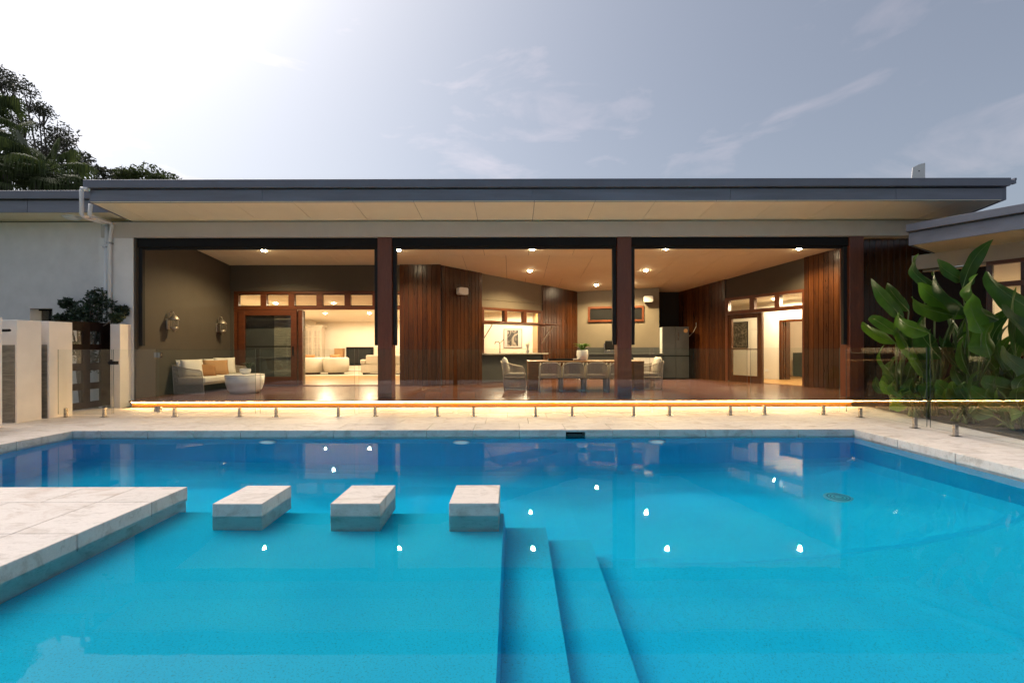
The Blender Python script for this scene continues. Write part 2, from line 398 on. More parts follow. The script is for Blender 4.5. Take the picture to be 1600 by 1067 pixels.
# drop-edge coping blocks round the pool, each its own piece
def coping(x0, x1, y0, y1): return tile(paving, x0, x1, y0, y1, 0.0, 0.26, 'coping_block', 'copeface', 0.004)
x = PX0 - 0.62
xs = [PX0 - 0.62, PX0]
while xs[-1] < PX1 - 0.4: xs.append(xs[-1] + (0.42 if len(xs) == 2 else 0.70))
xs[-1] = PX1; xs.append(PX1 + 0.62)
SKX0, SKX1 = 0.83, 1.10                                # skimmer mouth sits under the coping here
for a, b in zip(xs, xs[1:]):
    if a < SKX0 < b or a < SKX1 < b: tile(paving, a, b, PY1, PY1 + 0.60, 0.0, 0.035, 'coping_block', 'copeface', 0.004)
    else: coping(a, b, PY1, PY1 + 0.60)
SKA = max(a for a in xs if a <= SKX0); SKB = min(b for b in xs if b >= SKX1)
for a, b in ((SKA, SKX0), (SKX1, SKB)):
    if b - a > 0.02: tile(paving, a, b, PY1, PY1 + 0.60, -0.0355, 0.2245, 'coping_block', 'copeface', 0.002, 0.0015)
y = PY0
while y < PY1 - 0.05:
    b = min(y + 0.80, PY1)
    if PY1 - b < 0.3: b = PY1
    coping(PX1, PX1 + 0.62, y, b); coping(PX0 - 0.62, PX0, y, b); y = b
x = PX0 - 0.62
while x < PX1 + 0.6: coping(x, min(x + 0.7, PX1 + 0.62), PY0 - 0.6, PY0); x += 0.7

# skimmer mouth
sk = thing('pool_skimmer', 'dark rectangular skimmer mouth under the coping at the far pool edge', 'skimmer', ((SKX0 + SKX1) / 2, PY1 + 0.15, -0.2))
part(sk, 'throat', MB().box(SKX0 + .003, SKX1 - .003, PY1 + .25, PY1 + .27, -.25, -.037).box(SKX0 + .003, SKX1 - .003, PY1 + .03, PY1 + .249, -.25, -.24), M['black'])
part(sk, 'flap', MB().box(SKX0 + .008, SKX1 - .008, PY1 + .06, PY1 + .068, -.15, -.075), M['charcoal'])

# pool basin with sun shelf, two steps and the fall to the deep end
SHZ, S1Z, S2Z = WZ - 0.32, WZ - 0.62, WZ - 0.87
def floorz(x, y):
    if y < 4.03:
        if x < -0.06: return SHZ
        if x < 0.305: return S1Z
        if x < 0.695: return S2Z
    yc = 3.86 + (0.055 if x > 2 else 0.10) * (x - 2.0) ** 2
    z = WZ - 1.18
    if x < 0.695: yc = 4.03
    if y > yc: z -= min(0.16, (y - yc) * 0.9) + min(0.5, (y - yc) * 0.22)
    if x > 3.44: z += 0.10 * min(1, (x - 3.44) / 1.2)
    return z
gx = sorted(set([PX0, -0.075, -0.06, -0.045, 0.29, 0.305, 0.32, 0.68, 0.695, 0.71, 3.44, PX1] + [PX0 + (PX1 - PX0) * i / 56 for i in range(57)]))
gy = sorted(set([PY0, 4.015, 4.03, 4.045, PY1] + [PY0 + (PY1 - PY0) * i / 60 for i in range(61)]))
pb = MB(); eps = 0.0008
vid = {}
for i, xx in enumerate(gx):
    for j, yy in enumerate(gy):
        z = floorz(xx, yy)
        # coved edge against the walls
        e = min(xx - PX0, PX1 - xx, PY1 - yy, yy - PY0)
        if e < 0.25 and z < -0.8: z += (0.25 - e) ** 2 * 3.0
        vid[(i, j)] = len(pb.v); pb.v.append((xx, yy, z))
for i in range(len(gx) - 1):
    for j in range(len(gy) - 1):
        pb.f.append((vid[(i, j)], vid[(i + 1, j)], vid[(i + 1, j + 1)], vid[(i, j + 1)])); pb.mi.append(0)
for (a, b) in (((PX0, PY0), (PX1, PY0)), ((PX1, PY0), (PX1, PY1)), ((PX1, PY1), (PX0, PY1)), ((PX0, PY1), (PX0, PY0))):
    pb.poly([(a[0], a[1], -2.2), (b[0], b[1], -2.2), (b[0], b[1], -0.255), (a[0], a[1], -0.255)], [(3, 2, 1, 0)])
pool = struct('pool', pb, M['pool'])
wat = link('pool_water', MB().box(PX0 - .04, PX1 + .04, PY0 - .04, PY1 + .04, -2.4, WZ).mesh('pool_water', M['water'])); wat['kind'] = 'structure'

# stone platform in the pool and three stepping blocks
plat = thing('stone_platform', 'broad travertine platform reaching into the pool at the left', 'platform', (-4.7, 2.4, -0.3))
PLX = -2.885
pys = [4.10, 3.69, 3.06, 2.43, 1.80, 1.17, 0.555]
for r in range(len(pys) - 1):
    tile(plat, PLX - 0.44, PLX, pys[r + 1], pys[r], 0.0, 0.17 + .26 * 0, 'edge_block', 'copeface', 0.004)
    xx = PLX - 0.44; first = 0.7 if r % 2 else 0.45
    while xx > PX0 + 0.02:
        nx = max(xx - first, PX0 + 0.004); first = 0.9
        tile(plat, nx, xx, pys[r + 1], pys[r], 0.0, 0.17 if r == 0 else 0.03, 'paver'); xx = nx
part(plat, 'core', MB().box(PX0 + .01, PLX - .012, PY0 + .01, 4.09, -0.60, -0.1715), M['copeface'])
part(plat, 'bed', MB().box(PX0 + .01, PLX - .45, PY0 + .01, 3.68, -0.171, -0.032), M['mortar'])
for cx, lb in ((-2.177, 'stepping block nearest the stone platform'), (-1.243, 'middle one of the three pale stepping blocks in the pool'), (-0.305, 'stepping block farthest from the platform, beside the pool steps')):
    single('stepping_block', MB().box(-.196, .196, -.243, .243, -0.428, 0), M['copeface'], lb if 'pale' in lb else 'pale travertine ' + lb, 'stepping stone', (cx, 3.887, 0.0), 'stepping blocks across the pool', 0.004)
# drain cover on the floor, three round pool lights on the far wall
dr = thing('pool_drain', 'round turquoise drain cover with ring slots on the deep pool floor', 'drain', (3.85, 5.44, floorz(3.85, 5.44) + 0.01))
dm = MB().lathe([(.15, 0), (.15, .02), (.13, .03), (.01, .034)], n=28)
part(dr, 'cover', dm, M['drain'], local=True, smooth=False)
for k, rr in enumerate((.045, .080, .112)):
    part(dr, 'ring_slot', MB().tube([(rr * math.cos(R(a)), rr * math.sin(R(a)), .033) for a in range(0, 361, 15)], .008, 5), M['draindark'], local=True)
for X, lb in ((-3.66, 'round white pool light on the far wall below the left glass panels'), (-0.76, 'round white pool light on the far wall, middle of three'), (2.17, 'round white pool light on the far wall right of the skimmer')):
    t = thing('pool_light', lb, 'pool light', (X, PY1 - .02, -0.46), group='pool lights along the far wall')
    f = lambda x, y, z: (x, y, z)
    rim = MB().lathe([(.13, 0), (.13, .02), (.10, .03)], n=24); rim.v = [(v[0], -v[2], v[1]) for v in rim.v]
    part(t, 'rim', rim, M['pvc'], local=True)
    ln = MB().lathe([(.095, .0305), (.06, .038), (.01, .04)], n=24); ln.v = [(v[0], -v[2], v[1]) for v in ln.v]
    part(t, 'lens', ln, M['plens'], local=True)
    l = bpy.data.lights.new('pool_light_lamp', 'SPOT'); l.energy = 9; l.color = (0.72, 0.94, 1.0); l.spot_size = R(100); l.spot_blend = .3; l.shadow_soft_size = .05
    o = bpy.data.objects.new('lamp', l); COL.objects.link(o); o.parent = t; o.location = (0, -.15, 0); o.rotation_euler = (R(76), 0, R(180))
# garden bed on the right
gb = MB(); N = 24
bx0 = lambda yy: 6.72 + max(0, (yy - 6.0)) * 0.18
for i in range(N + 1):
    for j in range(N + 1):
        yy = 3.0 + 7.2 * j / N; xx = bx0(yy) + (12.5 - bx0(yy)) * i / N
        gb.v.append((xx, yy, 0.012 + (0.05 * random.random() if i else 0)))
for i in range(N):
    for j in range(N):
        a = i * (N + 1) + j; gb.f.append((a, a + N + 1, a + N + 2, a + 1)); gb.mi.append(0)
struct('garden_bed', gb, M['soil'])

# ------------------------------------------------------------------ house
CEIL = lambda Y: 5.040 - 0.103 * Y                     # sloping ceiling and soffit plane
SL = math.atan(0.103)
house = thing('house', 'long low house with sloping blue grey roof, timber posts and open verandah', 'house', (0, 13, 0))
RX0, RX1, RY0 = -8.32, 9.80, 9.05
# roof body, fascia, gutter
roof = part(house, 'roof', MB().poly([(RX0 + .03, RY0 + .05, CEIL(RY0) + .03), (RX1 - .03, RY0 + .05, CEIL(RY0) + .03), (RX1 - .03, 24, CEIL(24) + .03), (RX0 + .03, 24, CEIL(24) + .03),
     (RX0 + .03, RY0 + .05, CEIL(RY0) + .41), (RX1 - .03, RY0 + .05, CEIL(RY0) + .41), (RX1 - .03, 24, CEIL(24) + .41), (RX0 + .03, 24, CEIL(24) + .41)],
     [(3, 2, 1, 0), (4, 5, 6, 7), (0, 1, 5, 4), (1, 2, 6, 5), (2, 3, 7, 6), (3, 0, 4, 7)]), M['gutter'])
fz0 = CEIL(RY0) - .005
cuts = [RX0 + .02, -4.9, 0.4, 4.3, 7.55, RX1 - .16]
for a, b in zip(cuts, cuts[1:]):
    part(roof, 'fascia_board', MB().box(a + .003, b - .003, RY0, RY0 + .03, fz0, fz0 + .25), M['fascia'], .003)
part(roof, 'gutter', MB().prism([(RX0 - .04, fz0 + .27), (RX1 - .08, fz0 + .27), (RX1 - .06, fz0 + .30), (RX1 - .06, fz0 + .428), (RX0 - .04, fz0 + .428)], RY0 - .07, RY0 + .08, lambda x, z, y: (x, y, z)), M['gutter'], .006)
part(roof, 'gutter_outlet', MB().box(RX1 - .058, RX1 + .09, RY0 - .02, RY0 + .05, fz0 + .33, fz0 + .40).box(RX1 + .06, RX1 + .10, RY0 - .02, RY0 + .05, fz0 + .401, fz0 + .44), M['gutter'])
for xx, sx in ((RX0 + .02, -1), (RX1 - .16, 1)):
    m = MB(); x2 = xx + .02 * sx
    m.poly([(xx, RY0 + .031, CEIL(RY0)), (xx, 13, CEIL(13)), (xx, 13, CEIL(13) + .27), (xx, RY0 + .031, CEIL(RY0) + .27), (x2, RY0 + .031, CEIL(RY0)), (x2, 13, CEIL(13)), (x2, 13, CEIL(13) + .27), (x2, RY0 + .031, CEIL(RY0) + .27)],
           [(0, 1, 2, 3), (7, 6, 5, 4), (0, 4, 5, 1), (3, 2, 6, 7), (1, 5, 6, 2), (0, 3, 7, 4)])
    part(roof, 'barge_board', m, M['fascia'])
# ceiling panels (soffit and verandah), each a sheet with open joints
ceiling = part(house, 'ceiling', MB().poly([(RX0 + .05, RY0 + .04, CEIL(RY0) + .022), (RX1 - .19, RY0 + .04, CEIL(RY0) + .022), (RX1 - .19, 17.4, CEIL(17.4) + .022), (RX0 + .05, 17.4, CEIL(17.4) + .022)], [(3, 2, 1, 0)]), M['ceilback'])
pcache = {}
hl = wloc(ceiling)
ceil_rows = [(9.035, 9.99, 1.19, -7.88), (9.996, 12.55, 1.19, -7.88), (12.55, 14.95, 1.19, -7.3), (14.95, 17.35, 1.19, -7.88)]
for y0, y1, pitch, xs0 in ceil_rows:
    x = xs0
    cols = [RX0 + .05]
    while x < RX1 - .3: cols.append(x); x += pitch
    cols.append(RX1 - .19)
    for a, b in zip(cols, cols[1:]):
        w = round(b - a - .010, 3); d = round((y1 - y0 - .010) / math.cos(SL), 3)
        if w < .05: continue
        if (w, d) not in pcache: pcache[(w, d)] = MB().box(-w / 2, w / 2, -d / 2, d / 2, 0, .012).mesh('ceiling_panel', M['ceil'])
        o = link('ceiling_panel', pcache[(w, d)], ceiling, ((a + b) / 2 - hl.x, (y0 + y1) / 2 - hl.y, CEIL((y0 + y1) / 2) - hl.z))
        o.rotation_euler = (-SL, 0, 0)
# front beam over the openings
part(house, 'header_beam', MB().box(-8.92, 9.6, 10.0, 10.22, 3.655, CEIL(10.2) - .004), M['beam'], .004)
part(house, 'corner_wall', MB().box(-9.0, -8.245, 10.03, 10.32, -.05, 3.652), M['render'], .004)
part(house, 'side_wall', MB().poly([(x, y, z) for x in (-8.24, -8.2) for y, z in ((10.05, -.02), (13.4, -.02), (13.4, CEIL(13.4) + .03), (10.23, CEIL(10.23) + .03), (10.23, 3.654), (10.05, 3.654))],
     [(0, 1, 2, 3, 4, 5), (11, 10, 9, 8, 7, 6)] + [(i, 6 + i, 6 + (i + 1) % 6, (i + 1) % 6) for i in range(6)]), M['taupe'])
part(house, 'outer_side_wall', MB().box(-8.6, -8.245, 10.33, 13.4, -.02, 3.6), M['render'])
PW = .31
for X in (-2.93, 2.30, 7.37):
    part(house, 'post', MB().box(X, X + PW, 10.05, 10.05 + PW, DECKZ, 3.654), M['post'], .006)
# black blind boxes and guides in each opening
for a, b in ((-8.2, -2.935), (-2.615, 2.295), (2.615, 7.365)):
    bl = part(house, 'blind_box', MB().box(a, b, 10.08, 10.25, 3.455, 3.653), M['black'], .012)
    part(bl, 'blind_fabric', MB().box(a + .06, b - .06, 10.15, 10.17, 3.41, 3.454), M['fabric_black'])
    for gxx in (a + .003, b - .083):
        part(bl, 'blind_guide', MB().box(gxx, gxx + .08, 10.12, 10.20, 1.30, 3.453), M['fabric_black'], .004)
# left rear wall with transom windows and sliding doors
YB = 13.4
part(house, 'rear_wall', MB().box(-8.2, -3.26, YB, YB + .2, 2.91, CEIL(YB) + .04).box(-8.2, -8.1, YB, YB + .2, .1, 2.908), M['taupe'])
tr = part(house, 'transom_window', MB().box(-8.1, -3.26, YB + .02, YB + .14, 2.83, 2.908).box(-8.1, -3.26, YB + .02, YB + .14, 2.37, 2.46), M['frame'], .004)
for k in range(6):
    a = -7.97 + .815 * k; b = a + .645
    part(tr, 'pane', MB().box(a - .01, b + .01, YB + .07, YB + .078, 2.45, 2.84), M['glass'])
    e = -8.098 if k == 0 else a - .17
    part(tr, 'mullion', MB().box(e, a, YB + .022, YB + .138, 2.462, 2.828), M['frame'])
    part(tr, 'sash', MB().box(a, b, YB + .05, YB + .10, 2.462, 2.49).box(a, b, YB + .05, YB + .10, 2.80, 2.828), M['clad'])
sd_ = part(house, 'sliding_door', MB().box(-8.1, -7.95, YB + .03, YB + .13, .15, 2.368).box(-8.1, -3.26, YB + .03, YB + .14, .12, .172), M['frame'], .004)
part(sd_, 'leaf_frame', MB().box(-7.945, -7.76, YB - .03, YB + .026, .18, 2.36).box(-6.42, -6.25, YB - .03, YB + .026, .18, 2.36).box(-7.759, -6.421, YB - .03, YB + .026, 2.20, 2.36).box(-7.759, -6.421, YB - .03, YB + .026, .18, .42), M['frame'], .004)
part(sd_, 'pane', MB().box(-7.77, -6.41, YB - .006, YB + .002, .41, 2.21), M['glass'])
part(sd_, 'rail', MB().box(-7.76, -6.42, YB + .05, YB + .08, 1.28, 1.315), M['black'])
part(sd_, 'handle', MB().box(-6.37, -6.33, YB - .055, YB - .031, 1.05, 1.3), M['black'])
part(sd_, 'leaf_frame', MB().box(-6.24, -6.12, YB + .05, YB + .13, .18, 2.36), M['frame'])
part(house, 'pocket_wall', MB().box(-8.1, -7.06, YB + .30, YB + .36, .1, 2.36), M['charcoal'])
part(house, 'stone_panel', MB().box(-7.06, -6.2, YB + .28, YB + .42, .1, 2.36), M['stone'])

# merbau cladding: each board its own piece
bcache = {}
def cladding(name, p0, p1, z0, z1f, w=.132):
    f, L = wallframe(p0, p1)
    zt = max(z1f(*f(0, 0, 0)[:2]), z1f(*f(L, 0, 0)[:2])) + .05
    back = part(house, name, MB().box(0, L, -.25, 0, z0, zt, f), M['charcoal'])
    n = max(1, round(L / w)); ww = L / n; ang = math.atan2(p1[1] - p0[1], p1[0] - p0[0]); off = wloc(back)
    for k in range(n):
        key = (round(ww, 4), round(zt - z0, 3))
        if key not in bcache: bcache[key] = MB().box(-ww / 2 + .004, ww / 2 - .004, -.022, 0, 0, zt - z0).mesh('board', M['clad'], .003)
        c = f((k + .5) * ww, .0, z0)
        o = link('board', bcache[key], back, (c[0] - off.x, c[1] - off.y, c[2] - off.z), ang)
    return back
cz = lambda x, y: CEIL(y)
A0, A1 = (-2.06, 13.45), (2.39, 16.90)
fa, LA = wallframe(A0, A1)
SA = lambda s: fa(s, 0, 0)[:2]
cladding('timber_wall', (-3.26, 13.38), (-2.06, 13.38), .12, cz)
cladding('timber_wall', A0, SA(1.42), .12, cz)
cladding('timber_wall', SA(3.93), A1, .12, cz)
# servery wall between them
s0, s1 = 1.42, 3.93
zs = lambda y, Y: CAMZ + (544.8 - y) / FPX * Y
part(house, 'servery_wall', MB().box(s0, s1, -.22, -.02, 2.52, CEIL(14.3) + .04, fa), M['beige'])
part(house, 'servery_front', MB().box(s0, s1, -.30, -.04, .12, 1.03, fa), M['charcoal'])
tv = part(house, 'servery_window', MB().box(s0 + .002, s1 - .002, -.14, .03, 2.44, 2.518, fa).box(s0 + .002, s1 - .002, -.14, .03, 2.02, 2.10, fa)
          .box(s0 + .002, s0 + .07, -.14, .03, 1.08, 2.018, fa).box(s1 - .09, s1 - .002, -.14, .03, 1.08, 2.018, fa), M['frame'], .003)
ms = [s0 + .002, s0 + .08, s0 + .87, s0 + .98, s0 + 1.68, s0 + 1.79, s1 - .10, s1 - .002]
for k in range(0, 8, 2): part(tv, 'mullion', MB().box(ms[k], ms[k + 1], -.13, .025, 2.102, 2.438, fa), M['frame'])
for k in (1, 3, 5): part(tv, 'pane', MB().box(ms[k], ms[k + 1], -.06, -.052, 2.10, 2.44, fa), M['glass'])
# lifted awning sash with stays
aw = part(tv, 'awning_sash', MB().box(s0 + .03, s1 - .03, .04, .92, 1.985, 2.012, fa), M['frame'], .003)
part(tv, 'stay', MB().tube([fa(s0 + .10, .45, 1.98), fa(s0 + .05, .02, 1.52)], .014, 6), M['brass'])
part(tv, 'stay', MB().tube([fa(s1 - .10, .62, 1.98), fa(s1 - .05, .02, 1.40)], .014, 6), M['brass'])
part(house, 'servery_bench', MB().box(s0 - .0, s1 + .05, -.75, .26, 1.032, 1.075, fa), M['bench'], .004)
# outdoor kitchen wall, recess and right-hand wall
B0, B1 = (2.39, 16.90), (5.19, 16.25)
fb, LB = wallframe(B0, B1)
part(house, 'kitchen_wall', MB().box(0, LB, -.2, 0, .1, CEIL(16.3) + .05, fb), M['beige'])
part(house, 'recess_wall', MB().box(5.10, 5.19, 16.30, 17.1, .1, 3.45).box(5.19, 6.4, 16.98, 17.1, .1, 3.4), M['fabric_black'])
dw = part(house, 'high_window', MB().box(.40, 2.36, -.05, .05, 2.66, 2.74, fb).box(.40, 2.36, -.05, .05, 2.18, 2.25, fb).box(.40, .47, -.05, .05, 2.252, 2.658, fb).box(2.29, 2.36, -.05, .05, 2.252, 2.658, fb), M['frame'], .004)
part(dw, 'pane', MB().box(.465, 2.295, .002, .012, 2.24, 2.67, fb), M['black'])
C0, C1 = (6.16, 16.98), (8.66, 11.60)
fc, LC = wallframe(C0, C1)
SCr = lambda s: fc(s, 0, 0)[:2]
def s_at(px):                                         # distance along the right wall seen at that photo column
    k = (px - 800) / FPX; d = Vector((C1[0] - C0[0], C1[1] - C0[1])).normalized()
    return (k * C0[1] - C0[0]) / (d.x - k * d.y)
d0, d1 = s_at(1134), s_at(1257)
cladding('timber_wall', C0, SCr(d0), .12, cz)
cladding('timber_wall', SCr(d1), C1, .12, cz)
part(house, 'door_wall', MB().box(d0, d1, -.2, -.02, 2.86, CEIL(13.0) + .02, fc), M['taupe'])
dm_ = d0 + (d1 - d0) * .50
fr = part(house, 'entry_door_frame', MB().box(d0 + .002, d1 - .002, -.12, .03, 2.77, 2.858, fc).box(d0 + .002, d1 - .002, -.12, .03, 2.31, 2.42, fc)
          .box(d0 + .002, d0 + .10, -.12, .03, .13, 2.308, fc).box(d1 - .05, d1 - .002, -.12, .03, .13, 2.308, fc), M['frame'], .003)
tp = [d0 + .002, d0 + .12] + [d0 + (d1 - d0) * q for q in (.345, .405, .665, .725)] + [d1 - .05, d1 - .002]
for k in range(0, 8, 2): part(fr, 'mullion', MB().box(tp[k], tp[k + 1], -.11, .025, 2.422, 2.768, fc), M['frame'])
for k in (1, 3, 5): part(fr, 'pane', MB().box(tp[k], tp[k + 1], -.05, -.042, 2.41, 2.78, fc), M['glass'])
dl = part(fr, 'door_leaf', MB().box(d0 + .10, d0 + .22, -.09, .0, .14, 2.30, fc).box(dm_ - .16, dm_, -.09, .0, .14, 2.30, fc).box(d0 + .222, dm_ - .162, -.09, .0, 2.16, 2.30, fc).box(d0 + .222, dm_ - .162, -.09, .0, .14, .36, fc)
          .box(d0 + .222, dm_ - .162, -.08, -.02, 1.17, 1.20, fc), M['clad'], .003)
part(fr, 'pane', MB().box(d0 + .22, dm_ - .16, -.05, -.042, .35, 2.17, fc), M['glass'])
# dark timber wall right of the verandah
cladding('timber_wall', (7.685, 10.26), (9.7, 10.26), .0, lambda x, y: 3.60)
part(house, 'end_wall', MB().box(9.7, 9.9, 10.3, 13, 0, 3.6), M['charcoal'])

# rooms behind: living room, kitchen, hall
part(house, 'interior_floor', MB().box(-9.6, -2.32, YB + .142, 22.6, .10, .175), M['oak'])
part(house, 'interior_wall', MB().box(-9.6, -2.3, 22.6, 22.7, .1, 2.6).box(-9.7, -9.6, YB + .2, 22.7, .1, 2.95).box(-2.3, -2.2, YB + .26, 22.7, .1, 2.95), M['intwall'])
part(house, 'interior_ceiling', MB().poly([(-9.6, YB + .2, 2.93), (-2.3, YB + .2, 2.93), (-2.3, 22.62, 2.545), (-9.6, 22.62, 2.545), (-9.6, YB + .2, 2.98), (-2.3, YB + .2, 2.98), (-2.3, 22.62, 2.6), (-9.6, 22.62, 2.6)], [(3, 2, 1, 0), (4, 5, 6, 7), (0, 1, 5, 4), (1, 2, 6, 5), (2, 3, 7, 6), (3, 0, 4, 7)]), M['intwall'])
part(house, 'interior_wall', MB().box(-2.15, 2.0, 19.6, 19.7, .1, 2.75)
     .poly([(-2.1, 14.2, .1), (-2.1, 19.6, .1), (-2.1, 19.6, 2.75), (-2.1, 14.2, 2.75)], [(0, 1, 2, 3)]), M['intwall'])
part(house, 'pantry_panel', MB().poly([(1.20, 16.45, .1), (.88, 19.59, .1), (.88, 19.59, 2.75), (1.20, 16.45, 2.75), (1.28, 16.45, .1), (.96, 19.59, .1), (.96, 19.59, 2.75), (1.28, 16.45, 2.75)],
     [(0, 1, 2, 3), (7, 6, 5, 4), (0, 4, 5, 1), (3, 2, 6, 7), (1, 5, 6, 2), (0, 3, 7, 4)]), M['oak'])
part(house, 'pantry_panel', MB().box(-2.09, -1.42, 18.9, 19.5, .1, 1.95), M['frame'])
part(house, 'interior_ceiling', MB().poly([SA(1.42) + (2.76,), SA(3.93) + (2.76,), (2.0, 19.65, 2.76), (-2.15, 19.65, 2.76)], [(3, 2, 1, 0)]), M['intwall'])
part(house, 'interior_floor', MB().poly([SA(1.5) + (.17,), SA(3.9) + (.17,), (2.0, 19.65, .17), (-2.15, 19.65, .17)], [(0, 1, 2, 3)]), M['oak'])
# hall behind the right wall: a parallel white wall with a doorway, a further room beyond
HT = -1.9
q0, q1 = d0 + .55, d0 + 1.75
# columns of the doorway found along the hall wall
def sh_at(px, t):
    k = (px - 800) / FPX; d = Vector((C1[0] - C0[0], C1[1] - C0[1])).normalized(); n = Vector((d.y, -d.x))
    bx, by = C0[0] + n.x * t, C0[1] + n.y * t
    return (k * by - bx) / (d.x - k * d.y)
h0, h1 = sh_at(1219, HT), sh_at(1275, HT)
part(house, 'interior_wall', MB().box(d0 - 2.5, h0, HT - .1, HT, .1, 2.75, fc).box(h1, d1 + 1.5, HT - .1, HT, .1, 2.75, fc).box(h0, h1, HT - .1, HT, 2.12, 2.75, fc), M['intwall'])
part(house, 'hall_doorway', MB().box(h0 - .02, h0 + .06, HT - .14, HT + .03, .17, 2.16, fc).box(h0 + .062, h1, HT - .14, HT + .03, 2.08, 2.16, fc).box(h0 + .062, h0 + .11, HT - .36, HT - .145, .17, 2.08, fc), M['clad'], .003)
part(house, 'interior_wall', MB().box(d0 - 1.5, d1 + 2.5, HT - 2.6, HT - 2.5, .1, 2.75, fc).box(d0 - 2.6, d0 - 2.5, HT - 2.6, -.25, .1, 2.75, fc).box(d1 + 1.5, d1 + 1.6, HT - 2.6, -.25, .1, 2.75, fc), M['intwall'])
part(house, 'interior_ceiling', MB().box(d0 - 2.6, d1 + 1.6, HT - 2.6, -.21, 2.80, 2.86, fc), M['intwall'])
part(house, 'interior_floor', MB().box(d0 - 2.6, d1 + 1.6, HT - 2.6, -.13, .10, .165, fc), M['oak'])
cb = sh_at(1240, HT - 2.1)
single('sideboard', MB().box(cb, cb + 1.4, HT - 2.45, HT - 2.05, .17, 1.05, fc), M['greencab'], 'dark green cabinet seen through the hall doorway at the right', 'cabinet', bevel=.006)
part(house, 'power_point', MB().box(h0 - .55, h0 - .43, HT + .001, HT + .012, .42, .50, fc), M['white'])
pc = thing('hall_picture', 'dark botanical picture hanging behind the right glass door', 'picture', fc(sh_at(1154, HT), HT + .02, 1.5))
a, b = sh_at(1139, HT), sh_at(1169, HT)
part(pc, 'frame', MB().box(a, b, HT + .002, HT + .03, 1.24, 2.18, fc), M['black'])
mbot, nt, bb = newmat('botanical_print'); v = coords(nt, (1, 1, 1), False)
nt.links.new(ramp(nt, noise(nt, v, 4, 8, .75, 2.5), [(.45, (.02, .02, .015)), (.62, (.22, .19, .13))]), bb.inputs['Base Color'])
part(pc, 'print', MB().box(a + .02, b - .02, HT + .031, HT + .034, 1.26, 2.16, fc), mbot)
# a distant print on the kitchen wall
kp = thing('kitchen_picture', 'framed dark picture on the lit kitchen wall beyond the servery', 'picture', (.03, 19.58, 1.2))
part(kp, 'frame', MB().box(-.35, .43, 19.56, 19.598, 1.25, 2.06), M['charcoal'])
part(kp, 'mount', MB().box(-.33, .41, 19.553, 19.559, 1.27, 2.04), M['seatgrey'])
mk, nt, bb = newmat('kitchen_print'); v = coords(nt, (1, 1, 1), False)
nt.links.new(ramp(nt, noise(nt, v, 2.2, 3, .5, 1.5), [(.42, (.03, .03, .03)), (.55, (.30, .27, .21))]), bb.inputs['Base Color'])
part(kp, 'print', MB().box(-.20, .26, 19.546, 19.552, 1.33, 2.0), mk)

# side wing at the left
lw = thing('side_wing', 'pale grey rendered side wing with flat eave at the far left', 'building', (-13, 12, 0))
part(lw, 'wall', MB().box(-20, -10.72, 10.25, 10.5, -.05, 4.05).box(-10.22, -9.002, 10.25, 10.5, -.05, 4.05).box(-10.72, -10.22, 10.25, 10.5, 2.14, 4.05).box(-10.72, -10.22, 10.25, 10.5, -.05, 1.4), M['greyrender'])
wn_ = part(lw, 'window', MB().box(-10.72, -10.22, 10.44, 10.46, 1.4, 1.44).box(-10.72, -10.22, 10.44, 10.46, 2.10, 2.14).box(-10.50, -10.46, 10.44, 10.46, 1.44, 2.10), M['black'])
part(wn_, 'pane', MB().box(-10.72, -10.22, 10.47, 10.478, 1.4, 2.14), M['glass'])
part(wn_, 'blind', MB().box(-10.44, -10.1, 10.8, 10.82, 1.3, 2.3), M['intwall'])
lr = part(lw, 'roof', MB().box(-20, -8.35, 9.66, 17, 4.12, 4.5), M['gutter'])
part(lr, 'fascia_board', MB().box(-20, -10.12, 9.62, 9.655, 4.085, 4.335), M['fascia'], .003)
part(lr, 'fascia_board', MB().box(-10.11, -8.2, 9.62, 9.655, 4.085, 4.335), M['fascia'], .003)
part(lr, 'gutter', MB().box(-20, -8.36, 9.55, 9.68, 4.35, 4.52), M['gutter'], .006)
part(lr, 'soffit', MB().box(-20, -8.35, 9.656, 10.3, 4.085, 4.115), M['ceil'])
ol = thing('eave_light', 'round white light under the eave of the left side wing', 'light', (-9.45, 9.9, 4.084))
part(ol, 'base', MB().lathe([(.16, 0), (.16, -.03), (.13, -.035)], n=24), M['pvc'], local=True)
part(ol, 'diffuser', MB().lathe([(.14, -.036), (.12, -.06), (.05, -.075)], n=24), M['white'], local=True, smooth=True)

# wing at the right, turned towards the pool
rw = thing('right_wing', 'right wing with grey fascia, timber windows and lit white room', 'building', (10, 9, 0))
E0, E1 = (7.90, 9.10), (10.6, 5.0)
fe, LE = wallframe(E0, E1)                            # t towards the pool
part(rw, 'roof', MB().box(-.02, LE, -5, -.03, 3.30, 3.62, fe), M['gutter'])
part(rw, 'fascia_board', MB().box(-.02, LE, -.03, 0.0, 3.245, 3.49, fe).box(-.05, -.021, -5, 0, 3.245, 3.49, fe), M['fascia'], .003)
part(rw, 'gutter', MB().box(-.07, LE, -.1, .09, 3.51, 3.655, fe), M['gutter'], .006)
sf = part(rw, 'soffit', MB().box(-.02, LE, -5, -.035, 3.275, 3.297, fe), M['ceilback'])
for k in range(5): part(sf, 'soffit_panel', MB().box(k * 1.2 - .018, k * 1.2 + 1.18, -2.0, -.035, 3.262, 3.274, fe), M['ceil'])
WT = -1.45
part(rw, 'header', MB().box(-.9, LE, WT - .2, WT, 2.95, 3.26, fe), M['beam'])
rwf = part(rw, 'glazed_door', MB().box(.76, LE, WT - .14, WT - .02, 2.87, 2.948, fe).box(.76, LE, WT - .145, WT - .015, 2.42, 2.52, fe), M['frame'])
part(rw, 'timber_panel', MB().box(-.9, .755, WT - .2, WT - .02, .0, 2.86, fe), M['gate'])
